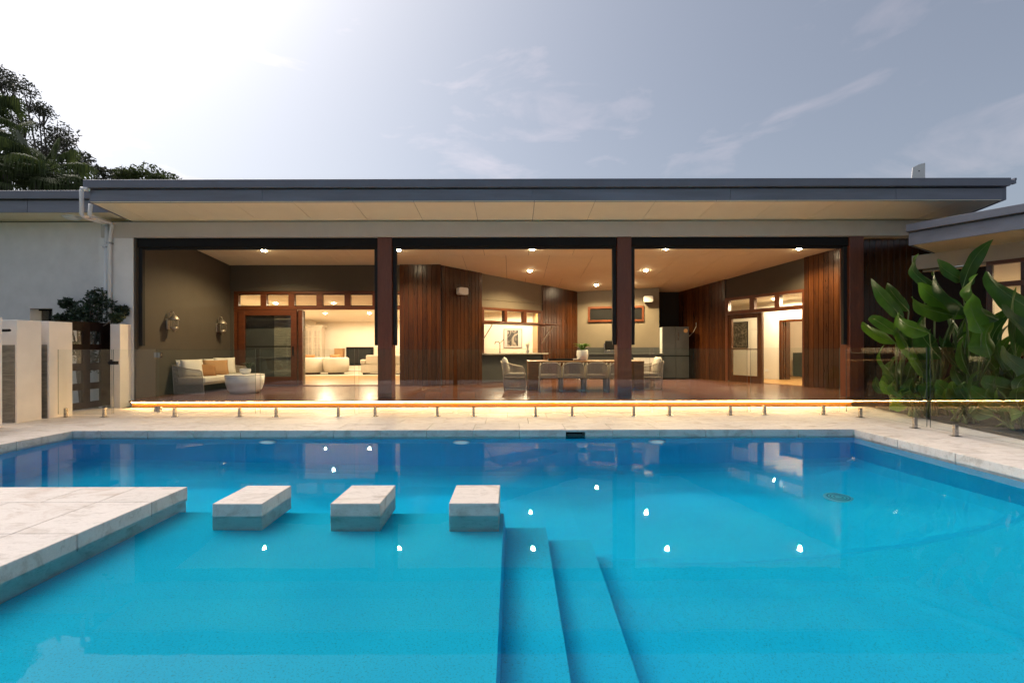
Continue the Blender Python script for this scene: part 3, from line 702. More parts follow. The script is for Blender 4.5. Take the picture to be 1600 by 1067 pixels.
for k in range(9):
    a = .76 + k * .47
    part(rwf, 'mullion', MB().box(a, a + .09, WT - .14, WT - .02, .1, 2.868, fe), M['clad'])
    part(rwf, 'pane', MB().box(a + .09, a + .47, WT - .08, WT - .072, .15, 2.86, fe), M['glass'])
part(rw, 'interior_wall', MB().box(-2.5, LE + 1, WT - 4.2, WT - 4.1, 0, 3.2, fe).box(-.9, -.8, WT - 4.1, WT - .2, 0, 3.2, fe), M['intwall'])
part(rw, 'interior_floor', MB().box(-.8, LE, WT - 4.1, WT - .15, .05, .14, fe), M['oak'])
part(rw, 'interior_ceiling', MB().box(-.8, LE, WT - 4.1, WT - .2, 2.90, 2.94, fe), M['intwall'])

# ------------------------------------------------------------------ deck
deck = thing('deck', 'raised dark timber verandah deck with lit front edge', 'deck', (-.4, 13, 0))
part(deck, 'frame', MB().box(-8.0, 7.15, 9.70, 10.1, -.02, .118).box(-8.19, 8.6, 10.10, 13.4, -.02, .118).box(-8.0, 8.2, 13.4, 17.0, -.02, .118), M['charcoal'])
part(deck, 'riser', MB().box(-7.97, 7.12, 9.665, 9.699, 0.003, .117), M['riser'])
bw = .137; yb = 9.61; k = 0
while yb < 16.9:
    x0, x1 = (-8.0, 7.15) if yb < 10.0 else ((-8.19, 8.55) if yb < 13.3 else ((-8.0, 8.0) if yb < 14.5 else (-2.2, 7.2)))
    key = (x0, x1)
    if key not in bcache: bcache[key] = MB().box(x0, x1, 0, bw - .004, -.03, 0).mesh('board', M['deck'], .002)
    link('board', bcache[key], deck, (.4, yb - 13, DECKZ)); yb += bw
part(deck, 'led_strip', MB().box(-7.96, 7.11, 9.632, 9.644, .1195 - .012, .1195), M['led'], label='glowing warm light strip under the deck edge')

# ------------------------------------------------------------------ downlights
def downlight(loc, power, label, group, spot=True, slope=SL, size=150, cat='downlight', dome=.065, colr=(1.0, 0.75, 0.38)):
    t = thing('downlight', label, cat, loc, group=group); t.rotation_euler = (-slope, 0, 0)
    part(t, 'trim', MB().lathe([(.09, .0), (.09, -.006), (.072, -.012), (.067, -.004)], n=20), M['white'], local=True)
    part(t, 'lens', MB().lathe([(dome, -.002), (dome * .92, -.016), (dome * .6, -.032), (dome * .2, -.038)], n=16), M['lamp'], local=True, smooth=True)
    l = bpy.data.lights.new('downlight_lamp', 'SPOT'); l.energy = power; l.color = colr; l.spot_size = R(size); l.spot_blend = .6 if size < 160 else .15; l.shadow_soft_size = .04
    o = bpy.data.objects.new('lamp', l); COL.objects.link(o); o.parent = t; o.location = (0, 0, -.07)
    return t
G = 'downlights in the verandah ceiling'
PV = 120
for X, Y, lb in ((-6.46, 12.02, 'lit ceiling downlight above the outdoor sofa, leftmost of the front row'), (-2.95, 12.0, 'lit ceiling downlight just right of the left timber post'),
                 (.53, 11.96, 'lit ceiling downlight in the middle of the front row'), (4.0, 11.94, 'lit ceiling downlight in the front row right of the second post'),
                 (7.46, 11.96, 'lit ceiling downlight near the right timber wall, rightmost of the row'), (.55, 14.04, 'lit ceiling downlight in front of the servery window'),
                 (2.9, 15.84, 'lit ceiling downlight over the outdoor kitchen wall, left of the second post'), (4.09, 15.67, 'lit ceiling downlight at the right edge of the second post'),
                 (4.07, 14.0, 'lit ceiling downlight right of the second post, between two rows')):
    downlight((X, Y, CEIL(Y) - .001), PV, lb, G)
for X, Y, lb in ((-7.66, 18.9, 'lit downlight in the living room ceiling, left one'), (-5.85, 18.9, 'lit downlight in the living room ceiling, right one'), (-4.0, 18.9, 'added living room downlight, unseen behind the left post')):  # lamp behind the post is added, unseen, to light the room
    downlight((X, Y, 2.928 - .0427 * (Y - 13.6)), 95, lb, 'downlights in the living room', slope=0, size=178, colr=(1.0, 0.80, 0.52))
for X, Y, w_ in ((-6.2, 16.0, 'close to the transom panes, left of the left timber post'), (-8.2, 16.0, 'close to the transom panes above the fixed door leaf')): downlight((X, Y, 2.928 - .0427 * (Y - 13.6)), 100, 'added front living room downlight ' + w_, 'added front living room downlights', slope=0, size=178, colr=(1.0, 0.80, 0.52))  # both front lamps are added to brighten the living room
downlight((-.5, 17.2, 2.759), 85, 'kitchen downlight behind the servery, left one', 'downlights in the kitchen', slope=0, size=178, colr=(1.0, 0.80, 0.52))
downlight((.6, 18.0, 2.759), 85, 'kitchen downlight behind the servery, right one', 'downlights in the kitchen', slope=0, size=178, colr=(1.0, 0.80, 0.52))
p = fc((d0 + d1) / 2 - .3, -1.0, 2.799); downlight(p, 90, 'hall downlight behind the left transom pane of the right door', 'downlights in the hall', slope=0, size=178, colr=(1.0, 0.80, 0.52))
p = fc(d1 - .1, -1.0, 2.799); downlight(p, 90, 'hall downlight behind the right transom pane of the right door', 'downlights in the hall', slope=0, size=178, colr=(1.0, 0.80, 0.52))
p = fc((d0 + d1) / 2 + .3, HT - 1.2, 2.799); downlight(p, 70, 'downlight in the far room beyond the hall doorway', 'downlights in the hall', slope=0, size=178, colr=(1.0, 0.80, 0.52))
p = fe(2.2, WT - 2.4, 2.899); downlight(p, 80, 'downlight in the lit room of the right wing', 'downlights in the right wing', slope=0, size=178, colr=(1.0, 0.80, 0.52))
p = fe(3.6, WT - 2.4, 2.899); downlight(p, 80, 'second downlight in the lit room of the right wing, towards the camera', 'downlights in the right wing', slope=0, size=178, colr=(1.0, 0.80, 0.52))

# ------------------------------------------------------------------ glass pool fence
def spigot(parent, x, y, along_y=False):
    m = MB().box(-.022, .022, -.026, .026, 0.006, .165).box(-.052, .052, -.052, .052, 0.0005, .006)
    m.box(-.010, .010, -.032, -.0265, .05, .07)
    o = part(parent, 'spigot', m, M['chrome'], .004, local=True)
    off = wloc(parent); o.location = (x - off.x, y - off.y, .001 - off.z); o.rotation_euler = (0, 0, R(90) if along_y else 0)
def pane(parent, x0, x1, y0, y1, z0=.055, z1=1.225):
    m = MB().box(x0, x1, y0, y1, z0, z1)
    # the polished edges are faces of their own colour
    big = (4, 5) if (y1 - y0) > (x1 - x0) else (2, 3)
    m.mi = [0 if k in big else 1 for k in range(6)]
    return part(parent, 'glass_pane', m, [M['fence'], M['edge']])
FY = lambda x: 8.345 + max(0, x) * .022
def fpx(x): return (x - 800) / FPX * 8.36
GF = 'glass pool fence panels'
fence = [(92, 176, (104, 164), 'narrow glass fence panel beside the timber gate at far left'),
         (249, 400, (273.5, 375), 'glass fence panel with the gate hinges, in front of the outdoor sofa'),
         (407, 554.5, (432, 529), 'glass fence panel in front of the living room doors'),
         (561, 708, (586.5, 683.5), 'glass fence panel in front of the left timber post'),
         (715, 862, (740, 836.5), 'glass fence panel in front of the servery window'),
         (869, 1016, (894, 990.5), 'glass fence panel in front of the dining table and second post'),
         (1023, 1170, (1047.5, 1143.5), 'glass fence panel in front of the grey fridge'),
         (1177, 1318, (1199, 1292), 'glass fence panel in front of the right glass door')]
for a, b, sp, lb in fence:
    xa, xb = fpx(a), fpx(b); yc = FY((xa + xb) / 2)
    t = thing('glass_fence_panel', lb, 'fence panel', ((xa + xb) / 2, yc, 0), group=GF)
    pane(t, xa, xb, yc - .006, yc + .006)
    for s in sp: spigot(t, fpx(s), yc)
t = thing('glass_gate', 'frameless glass pool gate with black latch, left of the sofa', 'gate', ((fpx(178) + fpx(247)) / 2, 8.345, 0))
pane(t, fpx(178.5), fpx(246.5), 8.339, 8.351)
hx = fpx(248)
for z in (1.12, .14):
    part(t, 'hinge', MB().box(hx - .055, hx - .008, 8.318, 8.372, z - .045, z + .045).box(hx + .010, hx + .055, 8.318, 8.372, z - .045, z + .045).tube([(hx + .001, 8.33, z - .05), (hx + .001, 8.33, z + .05)], .012, 8), M['chrome'], label='brushed steel gate hinge')
lx = fpx(177)
part(t, 'latch', MB().box(lx - .05, lx + .08, 8.31, 8.38, .95, 1.01).tube([(lx - .02, 8.34, 1.012), (lx - .02, 8.34, 1.04)], .02, 8), M['black'], label='black gate latch')
FX = 6.12
for y0, y1, sp, lb in ((6.80, 8.44, (8.10, 7.0), 'glass fence panel turning the corner along the garden bed'), (5.02, 6.745, (6.36, 5.35), 'glass fence panel nearest the camera beside the garden bed')):
    t = thing('glass_fence_panel', lb, 'fence panel', (FX, (y0 + y1) / 2, 0), group=GF)
    pane(t, FX - .006, FX + .006, y0, y1)
    for s in sp: spigot(t, FX, s, True)

# ------------------------------------------------------------------ entry blades and timber gate at the left
def blade(x0, x1, y0, y1, z1, lb, stone=True):
    t = thing('blade_wall', lb, 'wall', ((x0 + x1) / 2, (y0 + y1) / 2, 0), group='rendered blade walls by the entry')
    part(t, 'render', MB().box(x0 + .012, x1, y0 + .012, y1, -.02, z1), M['blade'], .004)
    if stone: part(t, 'stone_face', MB().box(x0 + .02, x1 - .03, y0, y0 + .011, -.01, z1 - .42), M['stone'])
blade(-8.75, -8.02, 6.3, 7.25, 1.73, 'warm white blade wall at the very left edge of the picture')
blade(-9.05, -8.29, 7.70, 8.12, 1.72, 'warm white blade wall, wider of the two left of the timber gate')
blade(-9.05, -8.26, 8.21, 8.66, 1.73, 'warm white blade wall touching the timber gate on its left')
blade(-8.50, -8.28, 9.72, 10.02, 1.76, 'warm white pillar between the timber gate and the deck', False)
single('hand_rail', MB().tube([(-9.0, 7.45, 1.52), (-7.98, 7.32, 1.53)], .022, 8), M['black'], 'short black rail end at the left picture edge', 'rail')
gt = thing('timber_gate', 'dark timber gate with two columns of square glass panes', 'gate', (-8.66, 9.15, 0))
GX = -8.64
for ya, yb_ in ((8.76, 9.04), (9.285, 9.44), (9.69, 9.96)): part(gt, 'stile', MB().box(GX - .05, GX, ya, yb_, .03, 1.78), M['gate'], .003)
zr = [.03, .16, .41, .545, .80, .944, 1.21, 1.33, 1.60, 1.78]
for ya, yb_ in ((9.042, 9.283), (9.442, 9.688)):
    for k in range(0, 10, 2): part(gt, 'rail', MB().box(GX - .048, GX - .002, ya, yb_, zr[k], zr[k + 1]), M['gate'])
    for k in range(1, 9, 2): part(gt, 'pane', MB().box(GX - .028, GX - .02, ya, yb_, zr[k], zr[k + 1]), M['glass'])

# downpipes
for nm, lb, path in (('a', 'white downpipe that bends in from the gutter, outer one', [pt(128, 297, 9.0), pt(127.5, 300, 8.98), pt(127.5, 336, 8.98), pt(131, 339, 9.05), pt(165, 350, 9.95), pt(167, 353, 9.97), pt(164, 480, 9.97), pt(163, 640, 9.97)]),
                     ('b', 'white downpipe beside the house corner, inner one', [pt(142, 319, 9.25), pt(140, 336, 9.25), pt(143, 339, 9.3), pt(172, 348, 9.93), pt(175, 352, 9.97), pt(171, 380, 9.97), pt(171.5, 640, 9.97)])):
    t = thing('downpipe', lb, 'downpipe', path[-1], group='white downpipes')
    part(t, 'pipe', MB().tube(path, .036, 10), M['pvc'], smooth=True)
    c = path[-2] if nm == 'b' else pt(165, 386, 9.97)
    part(t, 'bracket', MB().box(c.x - .05, c.x + .05, 9.93, 10.02, c.z - .012, c.z + .012), M['chrome'])
    if nm == 'a': part(t, 'elbow', MB().tube([path[0] + Vector((.0, 0, -.02)), path[0] + Vector((0, 0, .02)), path[0] + Vector((.13, 0, .01))], .042, 10), M['pvc'])

# ------------------------------------------------------------------ wall lanterns
def lantern(y, lb):
    t = thing('wall_lantern', lb, 'wall lamp', (-8.2, y, 1.84), group='pewter lanterns on the taupe wall')
    part(t, 'back_plate', MB().box(.001, .03, -.05, .05, -.14, .10), M['brass'], .006, local=True)
    part(t, 'arm', MB().tube([(.03, 0, .06), (.04, 0, .22), (.08, 0, .29), (.14, 0, .27), (.16, 0, .20)], .012, 8), M['brass'], local=True, smooth=True)
    part(t, 'cap', MB().lathe([(.02, .20), (.05, .18), (.10, .11), (.11, .09), (.10, .08)], (.16, 0, 0), 20), M['brass'], local=True, smooth=True)
    part(t, 'glass', MB().lathe([(.088, .079), (.092, 0), (.085, -.09)], (.16, 0, 0), 20), M['glass'], local=True, smooth=True)
    part(t, 'base', MB().lathe([(.09, -.091), (.08, -.13), (.04, -.17), (.02, -.19), (.015, -.21)], (.16, 0, 0), 20), M['brass'], local=True, smooth=True)
    part(t, 'cage', MB().tube([(.25, 0, -.1), (.258, 0, 0), (.255, 0, .09)], .005, 5).tube([(.07, 0, -.1), (.062, 0, 0), (.065, 0, .09)], .005, 5).tube([(.16, -.09, -.1), (.16, -.098, 0), (.16, -.095, .09)], .005, 5).tube([(.16, .09, -.1), (.16, .098, 0), (.16, .095, .09)], .005, 5), M['brass'], local=True)
lantern(10.97, 'pewter lantern on the taupe wall, nearer the pool'); lantern(12.8, 'pewter lantern on the taupe wall, nearer the sliding door')

# speakers
def speaker(loc, rz, lb):
    t = thing('speaker', lb, 'speaker', loc, rz, 'white outdoor speakers')
    part(t, 'cabinet', MB().prism(roundpoly(.32, .21, .05), .0, .16, lambda x, z, y: (x, -.08 - y, z)), M['pvc'], local=True)
    part(t, 'grille', MB().prism(roundpoly(.28, .17, .045), .161, .167, lambda x, z, y: (x, -.08 - y, z)), M['white'], local=True)
    part(t, 'bracket', MB().box(-.03, .03, -.079, -.025, -.03, .03), M['pvc'], local=True)
c = fa(.62, 0, 2.93); speaker(c, math.atan2(3.45, 4.45), 'white speaker on the dark timber wall left of the servery')
c = fb(2.50, 0, 2.95); speaker(c, math.atan2(-.65, 2.8), 'white speaker on the beige wall above the fridge')

# ------------------------------------------------------------------ woven seats
def strands(mb, A, B, n, r=.0064):
    for k in range(n):
        u = (k + .5) / n; a = A(u); b = B(u)
        mb.tube([a, b], r, 4, cap=False)
def lerp(a, b, u): return Vector(a) * (1 - u) + Vector(b) * u
def seat(t, w, d, hb, ha, hs, n_side=26, n_back=34, back_cushion=True, seat_mat='cushion', bulge=.07, thick=.12):
    """local: seat faces +y, origin at the floor centre"""
    hw = w / 2
    for s in (-1, 1):
        xb = s * hw; xt = s * (hw - .03)
        rb, fb_, ft, rt = (xb, -d * .44, .012), (xb, d * .46, .012), (xt, d * .36, ha), (xt, -d * .52, hb)
        mid = (xt, -d * .10, ha + (hb - ha) * .35)
        fr_ = part(t, 'side_frame', MB().tube([rb, lerp(rb, fb_, .5), fb_, lerp(fb_, ft, .5), lerp(fb_, ft, .93), lerp(ft, mid, .12), mid, rt, lerp(rt, rb, .5), rb], .013, 6), M['rope'], local=True, smooth=True)
        m = MB()
        top = lambda u: lerp(rt, mid, u / .5) if u < .5 else lerp(mid, ft, (u - .5) / .5)
        strands(m, lambda u: lerp(rb, fb_, u), top, n_side)
        o = part(fr_, 'woven_rope', m, M['rope'], local=True)
        part(fr_, 'seat_rail', MB().tube([(xb, -d * .40, hs - thick - .02), (xb, d * .38, hs - thick - .02)], .011, 6), M['rope'], local=True)
    yb0, yt0 = -d * .40, -d * .52
    P = lambda u, z, y: Vector((-hw + .03 + (w - .06) * u, y - bulge * (1 - (2 * u - 1) ** 4) * .7, z))
    topz = lambda u: hb - .09 * abs(2 * u - 1) ** 6
    m = MB(); strands(m, lambda u: P(u, hs - thick - .01, yb0), lambda u: P(u, topz(u), yt0), n_back)
    bk = part(t, 'backrest', m, M['rope'], local=True)
    part(bk, 'top_rail', MB().tube([P(k / 12, topz(k / 12), yt0) for k in range(13)], .015, 6), M['rope'], local=True, smooth=True)
    part(bk, 'lower_rail', MB().tube([P(k / 12, hs - thick - .02, yb0) for k in range(13)], .013, 6), M['rope'], local=True, smooth=True)
    part(t, 'seat_base', MB().box(-hw + .02, hw - .02, -d * .40, d * .40, hs - thick - .04, hs - thick), M['rope'], .01, local=True)
    part(t, 'seat_cushion', MB().box(-hw + .045, hw - .045, -d * .39, d * .44, hs - thick + .001, hs), M[seat_mat], .035, True, local=True, segs=3)
sofa = thing('outdoor_sofa', 'woven grey rope sofa with white cushions against the taupe wall', 'sofa', (-7.74, 12.06, DECKZ), R(-90))
seat(sofa, 2.05, .80, .70, .56, .40, 34, 80, seat_mat='cushion', bulge=.02, thick=.15)
for sx in (-.5, .5):
    p = pillow(.97, .42, .18, pinch=.03); o = part(sofa, 'back_cushion', p, M['cushion'], smooth=True, local=True); o.location = (sx, -.26, .405); o.rotation_euler = (R(12), 0, 0)
def scatter(loc, w, h, rz, tilt, mat, lb, spin=0):
    o = single('scatter_cushion', pillow(w, h, .17), M[mat], lb, 'cushion', loc, 'loose cushions on the outdoor sofa', smooth=True)
    o.rotation_euler = (tilt, spin, rz)
sz = DECKZ + .402
scatter((-7.80, 11.26, sz), .46, .44, R(52), R(-16), 'cushion', 'white loose cushion at the near end of the sofa')
scatter((-7.66, 11.55, sz - .01), .46, .36, R(48), R(-38), 'brown', 'rust brown cushion slumped in the middle of the sofa', R(6))
scatter((-7.70, 12.02, sz), .58, .42, R(46), R(-22), 'tan', 'light tan rectangular cushion leaning on the sofa back')
scatter((-7.72, 12.42, sz), .52, .46, R(48), R(-14), 'cushion', 'white loose cushion at the far end of the sofa')
# fluted coffee table with bowl and plant
ct = thing('coffee_table', 'white fluted round coffee table in front of the sofa', 'table', (-6.58, 11.35, DECKZ))
part(ct, 'body', MB().lathe([(.26, .0), (.32, .02), (.38, .10), (.42, .24), (.435, .43)], n=96, wob=lambda a: 1 - .014 * abs(math.sin(a * 7)) ** .5), M['pot'], local=True, smooth=True)
part(ct, 'top', MB().lathe([(.425, .431), (.43, .45), (.42, .458)], n=48), M['pot'], local=True, smooth=False)
def leafy(parent, n, r, h, mat, seed, w=.03, base=(0, 0, 0)):
    rnd = random.Random(seed); m = MB()
    for k in range(n):
        a = rnd.uniform(0, 6.283); rr = r * rnd.uniform(.3, 1); hh = h * rnd.uniform(.5, 1)
        leaf(m, Vector(base) + Vector((math.cos(a) * r * .1, math.sin(a) * r * .1, 0)), Vector(base) + Vector((math.cos(a) * rr, math.sin(a) * rr, hh)), w, .3 * rr, 5)
    return part(parent, 'foliage', m, mat, local=True)
def leaf(m, base, tip, width, sag=0.0, n=9, fold=.25, side=None, rag=0.0, rnd=random, rib=False):
    """oblong blade with pointed tip and V fold from base to tip; sag lifts the middle so that the tip droops"""
    base = Vector(base); tip = Vector(tip); d = (tip - base)
    if side is None:
        side = d.cross(Vector((0, 0, 1)))
        if side.length < 1e-4: side = Vector((1, 0, 0))
    side = Vector(side).normalized(); nrm = side.cross(d).normalized()
    o = len(m.v); cs = []; ph = rnd.uniform(0, 6)
    for i in range(n + 1):
        t = i / n; c = base + d * t + nrm * (sag * 4 * t * (1 - t) * (.6 + .8 * t)); cs.append(c)
        wv = width / 2 * (min(1, (t / .22 + .03)) ** .6 * max(0, 1 - t ** 3.2) ** .75 if i < n else 0.01)
        w1 = wv * (1 - rag * rnd.random()); w2 = wv * (1 - rag * rnd.random())
        wav = width * .05 * math.sin(t * 11 + ph)
        m.v += [tuple(c - side * w1 + nrm * (w1 * fold * 2 + wav * (w1 > 0.02))), tuple(c), tuple(c + side * w2 + nrm * (w2 * fold * 2 - wav * (w2 > 0.02)))]
    for i in range(n):
        a = o + 3 * i; m.f += [(a, a + 1, a + 4, a + 3), (a + 1, a + 2, a + 5, a + 4)]; m.mi += [0, 0]
    if rib: m.tube([c + nrm * .001 for c in cs[:-1]], [.008 * (1 - .8 * k / n) for k in range(n)], 5, mi=1)
bw_ = thing('plant_bowl', 'small white bowl with green sprigs on the fluted coffee table', 'plant', (-6.60, 11.40, DECKZ + .459))
part(bw_, 'bowl', MB().lathe([(.06, 0), (.11, .03), (.13, .09), (.12, .13), (.10, .14)], n=24), M['pot'], local=True, smooth=True)
leafy(bw_, 26, .22, .16, M['shrub'], 3, .04, (.08, 0, .12))

# dining setting
tb = thing('dining_table', 'long chunky timber dining table on slab legs', 'table', (1.9, 12.35, DECKZ))
part(tb, 'top', MB().box(-1.49, 1.49, -.55, .55, .69, .75), M['table'], .006, local=True)
for xx in (-1.48, 1.22): part(tb, 'leg', MB().box(xx, xx + .26, -.54, .54, 0, .689), M['table'], .006, local=True)
G = 'woven dining chairs'
dc = thing('dining_chair', 'woven rope dining chair tucked in at the left end of the near side', 'chair', (.94, 11.62, DECKZ), 0, G)
seat(dc, .54, .56, .72, .60, .43, 20, 30, seat_mat='seatgrey', bulge=.09, thick=.06)
for X, lb in ((1.515, 'woven rope dining chair, second from the left on the near side'), (2.09, 'woven rope dining chair directly left of the second post'), (2.665, 'woven rope dining chair partly hidden by the second post')):
    c = copy_tree(dc); c.location = (X, 11.62, DECKZ); c['label'] = lb
for X, rz, lb in ((.08, R(-90), 'woven rope armchair at the left head of the dining table'), (3.62, R(90), 'woven rope armchair at the right head of the dining table')):
    t = thing('dining_armchair', lb, 'chair', (X, 12.32, DECKZ), rz, 'woven armchairs at the table ends')
    seat(t, .60, .64, .74, .58, .43, 24, 30, seat_mat='seatgrey', bulge=.06, thick=.09)
    o = part(t, 'back_cushion', pillow(.46, .44, .16), M['cushion'], smooth=True, local=True); o.location = (0, -.19, .42); o.rotation_euler = (R(14), 0, 0)
vp = thing('potted_plant', 'white pot with leafy green plant on the dining table', 'plant', (1.87, 12.25, DECKZ + .751))
part(vp, 'pot', MB().lathe([(.11, 0), (.135, .02), (.155, .14), (.15, .27), (.13, .28), (.12, .25)], n=28), M['pot'], local=True, smooth=True)
leafy(vp, 70, .27, .22, M['helib'], 5, .05, (0, 0, .24))
tr_ = thing('serving_tray', 'black tray lying on the dining table left of the white pot', 'tray', (1.28, 12.3, DECKZ + .751))
part(tr_, 'base', MB().box(-.32, .32, -.2, .2, 0, .02), M['black'], .005, local=True)
part(tr_, 'rim', MB().box(-.32, .32, -.2, -.18, .0205, .05).box(-.32, .32, .18, .2, .0205, .05).box(-.32, -.30, -.179, .179, .0205, .05).box(.30, .32, -.179, .179, .0205, .05), M['black'], local=True)
single('small_bowl', MB().lathe([(.04, 0), (.08, .03), (.09, .055), (.07, .05)], n=20), M['pot'], 'small white dish beside the white pot on the table', 'bowl', (1.68, 12.15, DECKZ + .751), smooth=True)

# outdoor kitchen bench, barbecue, fridge
ob = thing('outdoor_kitchen', 'dark outdoor kitchen bench along the beige wall behind the table', 'kitchen bench', fb(1.4, .35, .12))
part(ob, 'benchtop', MB().box(.02, LB + .1, .01, .66, 1.0, 1.05, fb), M['charcoal'], .004)
part(ob, 'carcass', MB().box(.04, LB + .06, .06, .60, .16, .998, fb), M['charcoal'])
part(ob, 'splashback', MB().box(.02, LB, .002, .009, 1.052, 1.26, fb), M['charcoal'])
for k in range(3): part(ob, 'drawer', MB().box(1.98, 2.72, .601, .62, .26 + k * .22, .46 + k * .22, fb), M['white'], .004)
bq = thing('barbecue', 'black and steel barbecue hood on the outdoor bench behind the second post', 'barbecue', fb(1.35, .33, 1.051))
part(bq, 'body', MB().box(.98, 1.78, .12, .60, 1.051, 1.16, fb), M['chrome'], .006)
part(bq, 'hood', MB().box(1.02, 1.74, .16, .56, 1.162, 1.50, fb), M['black'], .05, segs=3)
part(bq, 'handle', MB().tube([fb(1.0, .60, 1.40), fb(1.0, .62, 1.22), fb(1.02, .62, 1.19)], .02, 8), M['chrome'])
fg = thing('fridge', 'grey steel four door fridge in the dark recess', 'fridge', (5.69, 16.35, DECKZ))
part(fg, 'body', MB().box(-.455, .455, -.30, .34, .03, 1.82), M['fridge'], .006, local=True)
part(fg, 'side_panel', MB().box(-.475, -.456, -.30, .34, .03, 1.80), M['pvc'], local=True)
for xa, xb in ((-.455, -.005), (.005, .455)):
    for za, zb in ((.04, .78), (.83, 1.82)):
        d_ = part(fg, 'door', MB().box(xa, xb, -.355, -.305, za, zb), M['fridge'], .006, local=True)
part(fg, 'dispenser', MB().box(.07, .10, -.362, -.356, 1.36, 1.60), M['chrome'], local=True)
part(fg, 'energy_sticker', MB().lathe([(.07, 0), (.07, .004)], (0, 0, 0), 20), M['tan'], local=True).matrix_local = Matrix.Translation((.34, -.356, 1.68)) @ Matrix.Rotation(R(90), 4, 'X')
part(fg, 'gap', MB().box(-.45, .45, -.34, -.306, .785, .825), M['black'], local=True)
pp = thing('power_outlet', 'white power outlet with cord on the dark timber wall beside the fridge', 'power outlet', fc(s_at(1089), .01, 2.06))
c = fc(s_at(1089), .0, 2.06); sA = s_at(1089)
part(pp, 'plate', MB().box(sA - .05, sA + .05, .002, .02, 1.98, 2.13, fc), M['pvc'])
part(pp, 'cord', MB().tube([fc(sA, .03, 2.0), fc(sA - .1, .06, 1.80), (6.3, 16.35, 1.66), (6.17, 16.3, 1.62)], .012, 6), M['bench'], smooth=True)

# servery items
tp_ = thing('kitchen_tap', 'dark gooseneck tap on the servery bench', 'tap', fa(2.45, -.45, 1.076))
b_ = Vector(fa(2.45, -.45, 1.076))
part(tp_, 'spout', MB().tube([b_, b_ + Vector((0, 0, .30)), b_ + Vector((-.04, 0, .38)), b_ + Vector((-.14, -.05, .38)), b_ + Vector((-.17, -.06, .30))], .014, 8), M['black'], smooth=True)
part(tp_, 'lever', MB().tube([b_ + Vector((0, 0, .33)), b_ + Vector((.12, .02, .45))], .010, 6), M['black'])
for s_, sd2, lb in ((1.58, 11, 'small potted plant at the left end of the servery bench'), (3.60, 12, 'small potted plant at the right end of the servery bench')):
    c = fa(s_, -.4, 1.076); t = thing('bench_plant', lb, 'plant', c, group='plants on the servery bench')
    part(t, 'pot', MB().lathe([(.05, 0), (.07, .10), (.06, .10)], n=16), M['pot'], local=True, smooth=True)
    leafy(t, 34, .14, .30, M['cushion'] if s_ > 3 else M['helib'], sd2, .05, (0, 0, .08))

# living room furniture
def tub(x, y, rz, lb, r=.48):
    t = thing('tub_chair', lb, 'armchair', (x, y, .176), rz, 'cream tub chairs in the living room')
    m = MB(); n = 26; a0, a1 = R(-150), R(150); prof = [(r - .12, .10), (r, .10), (r + .03, .40), (r + .02, .66), (r - .04, .71), (r - .12, .67), (r - .13, .40)]
    for i in range(n + 1):
        a = a0 + (a1 - a0) * i / n + R(-90)
        for q, z in prof: m.v.append((q * math.cos(a), q * math.sin(a), z))
    k = len(prof)
    for i in range(n):
        for j in range(k):
            m.f.append((i * k + j, i * k + (j + 1) % k, (i + 1) * k + (j + 1) % k, (i + 1) * k + j)); m.mi.append(0)
    m.f += [tuple(range(k)), tuple(range(n * k + k - 1, n * k - 1, -1))]; m.mi += [0, 0]
    part(t, 'shell', m, M['boucle'], smooth=True, local=True)
    part(t, 'seat', MB().lathe([(r - .14, .12), (r - .13, .40), (r - .18, .43)], n=28), M['boucle'], smooth=True, local=True)
    part(t, 'plinth', MB().lathe([(r - .16, 0), (r - .16, .10)], n=28), M['clad'], local=True)
    o = part(t, 'cushion', pillow(.42, .36, .14), M['brown'], smooth=True, local=True); o.location = (0, -.20, .46)
tub(-8.20, 18.9, R(0), 'cream tub chair with dark cushion just right of the sliding door'); tub(-7.25, 19.0, R(10), 'cream tub chair in the middle of the living room')
sf_ = thing('living_sofa', 'cream sofa end seen beside the left timber post', 'sofa', (-5.0, 19.0, .176))
part(sf_, 'base', MB().box(-1.1, 1.1, -.45, .45, .08, .42), M['boucle'], .04, True, local=True, segs=3)
part(sf_, 'arm', MB().box(-1.12, -.90, -.46, .46, .43, .62), M['boucle'], .05, True, local=True, segs=3)
part(sf_, 'backrest', MB().box(-.89, 1.1, -.46, -.22, .43, .80), M['boucle'], .05, True, local=True, segs=3)
for xx in (-1.0, 1.0): part(sf_, 'foot', MB().box(xx - .03, xx + .03, -.4, .4, 0, .079), M['black'], local=True)
fp = thing('fireplace', 'black fireplace insert in the cream living room wall', 'fireplace', (-7.4, 22.5, .5))
part(fp, 'surround', MB().box(-8.12, -6.78, 22.55, 22.598, .42, 1.32), M['black'], .01)
part(fp, 'firebox', MB().box(-7.98, -6.92, 22.53, 22.549, .54, 1.20), M['fabric_black'])
part(fp, 'hearth', MB().box(-8.2, -6.7, 22.3, 22.529, .176, .24), M['white'])
cbn = thing('display_cabinet', 'tall white cabinet with glazed doors at the left of the living room', 'cabinet', (-9.2, 21.6, .176))
part(cbn, 'carcass', MB().box(-.9, .35, -.2, .25, 0, 2.05), M['boucle'], .008, local=True)
part(cbn, 'cornice', MB().box(-.95, .42, -.27, .28, 2.051, 2.16), M['boucle'], .02, local=True)
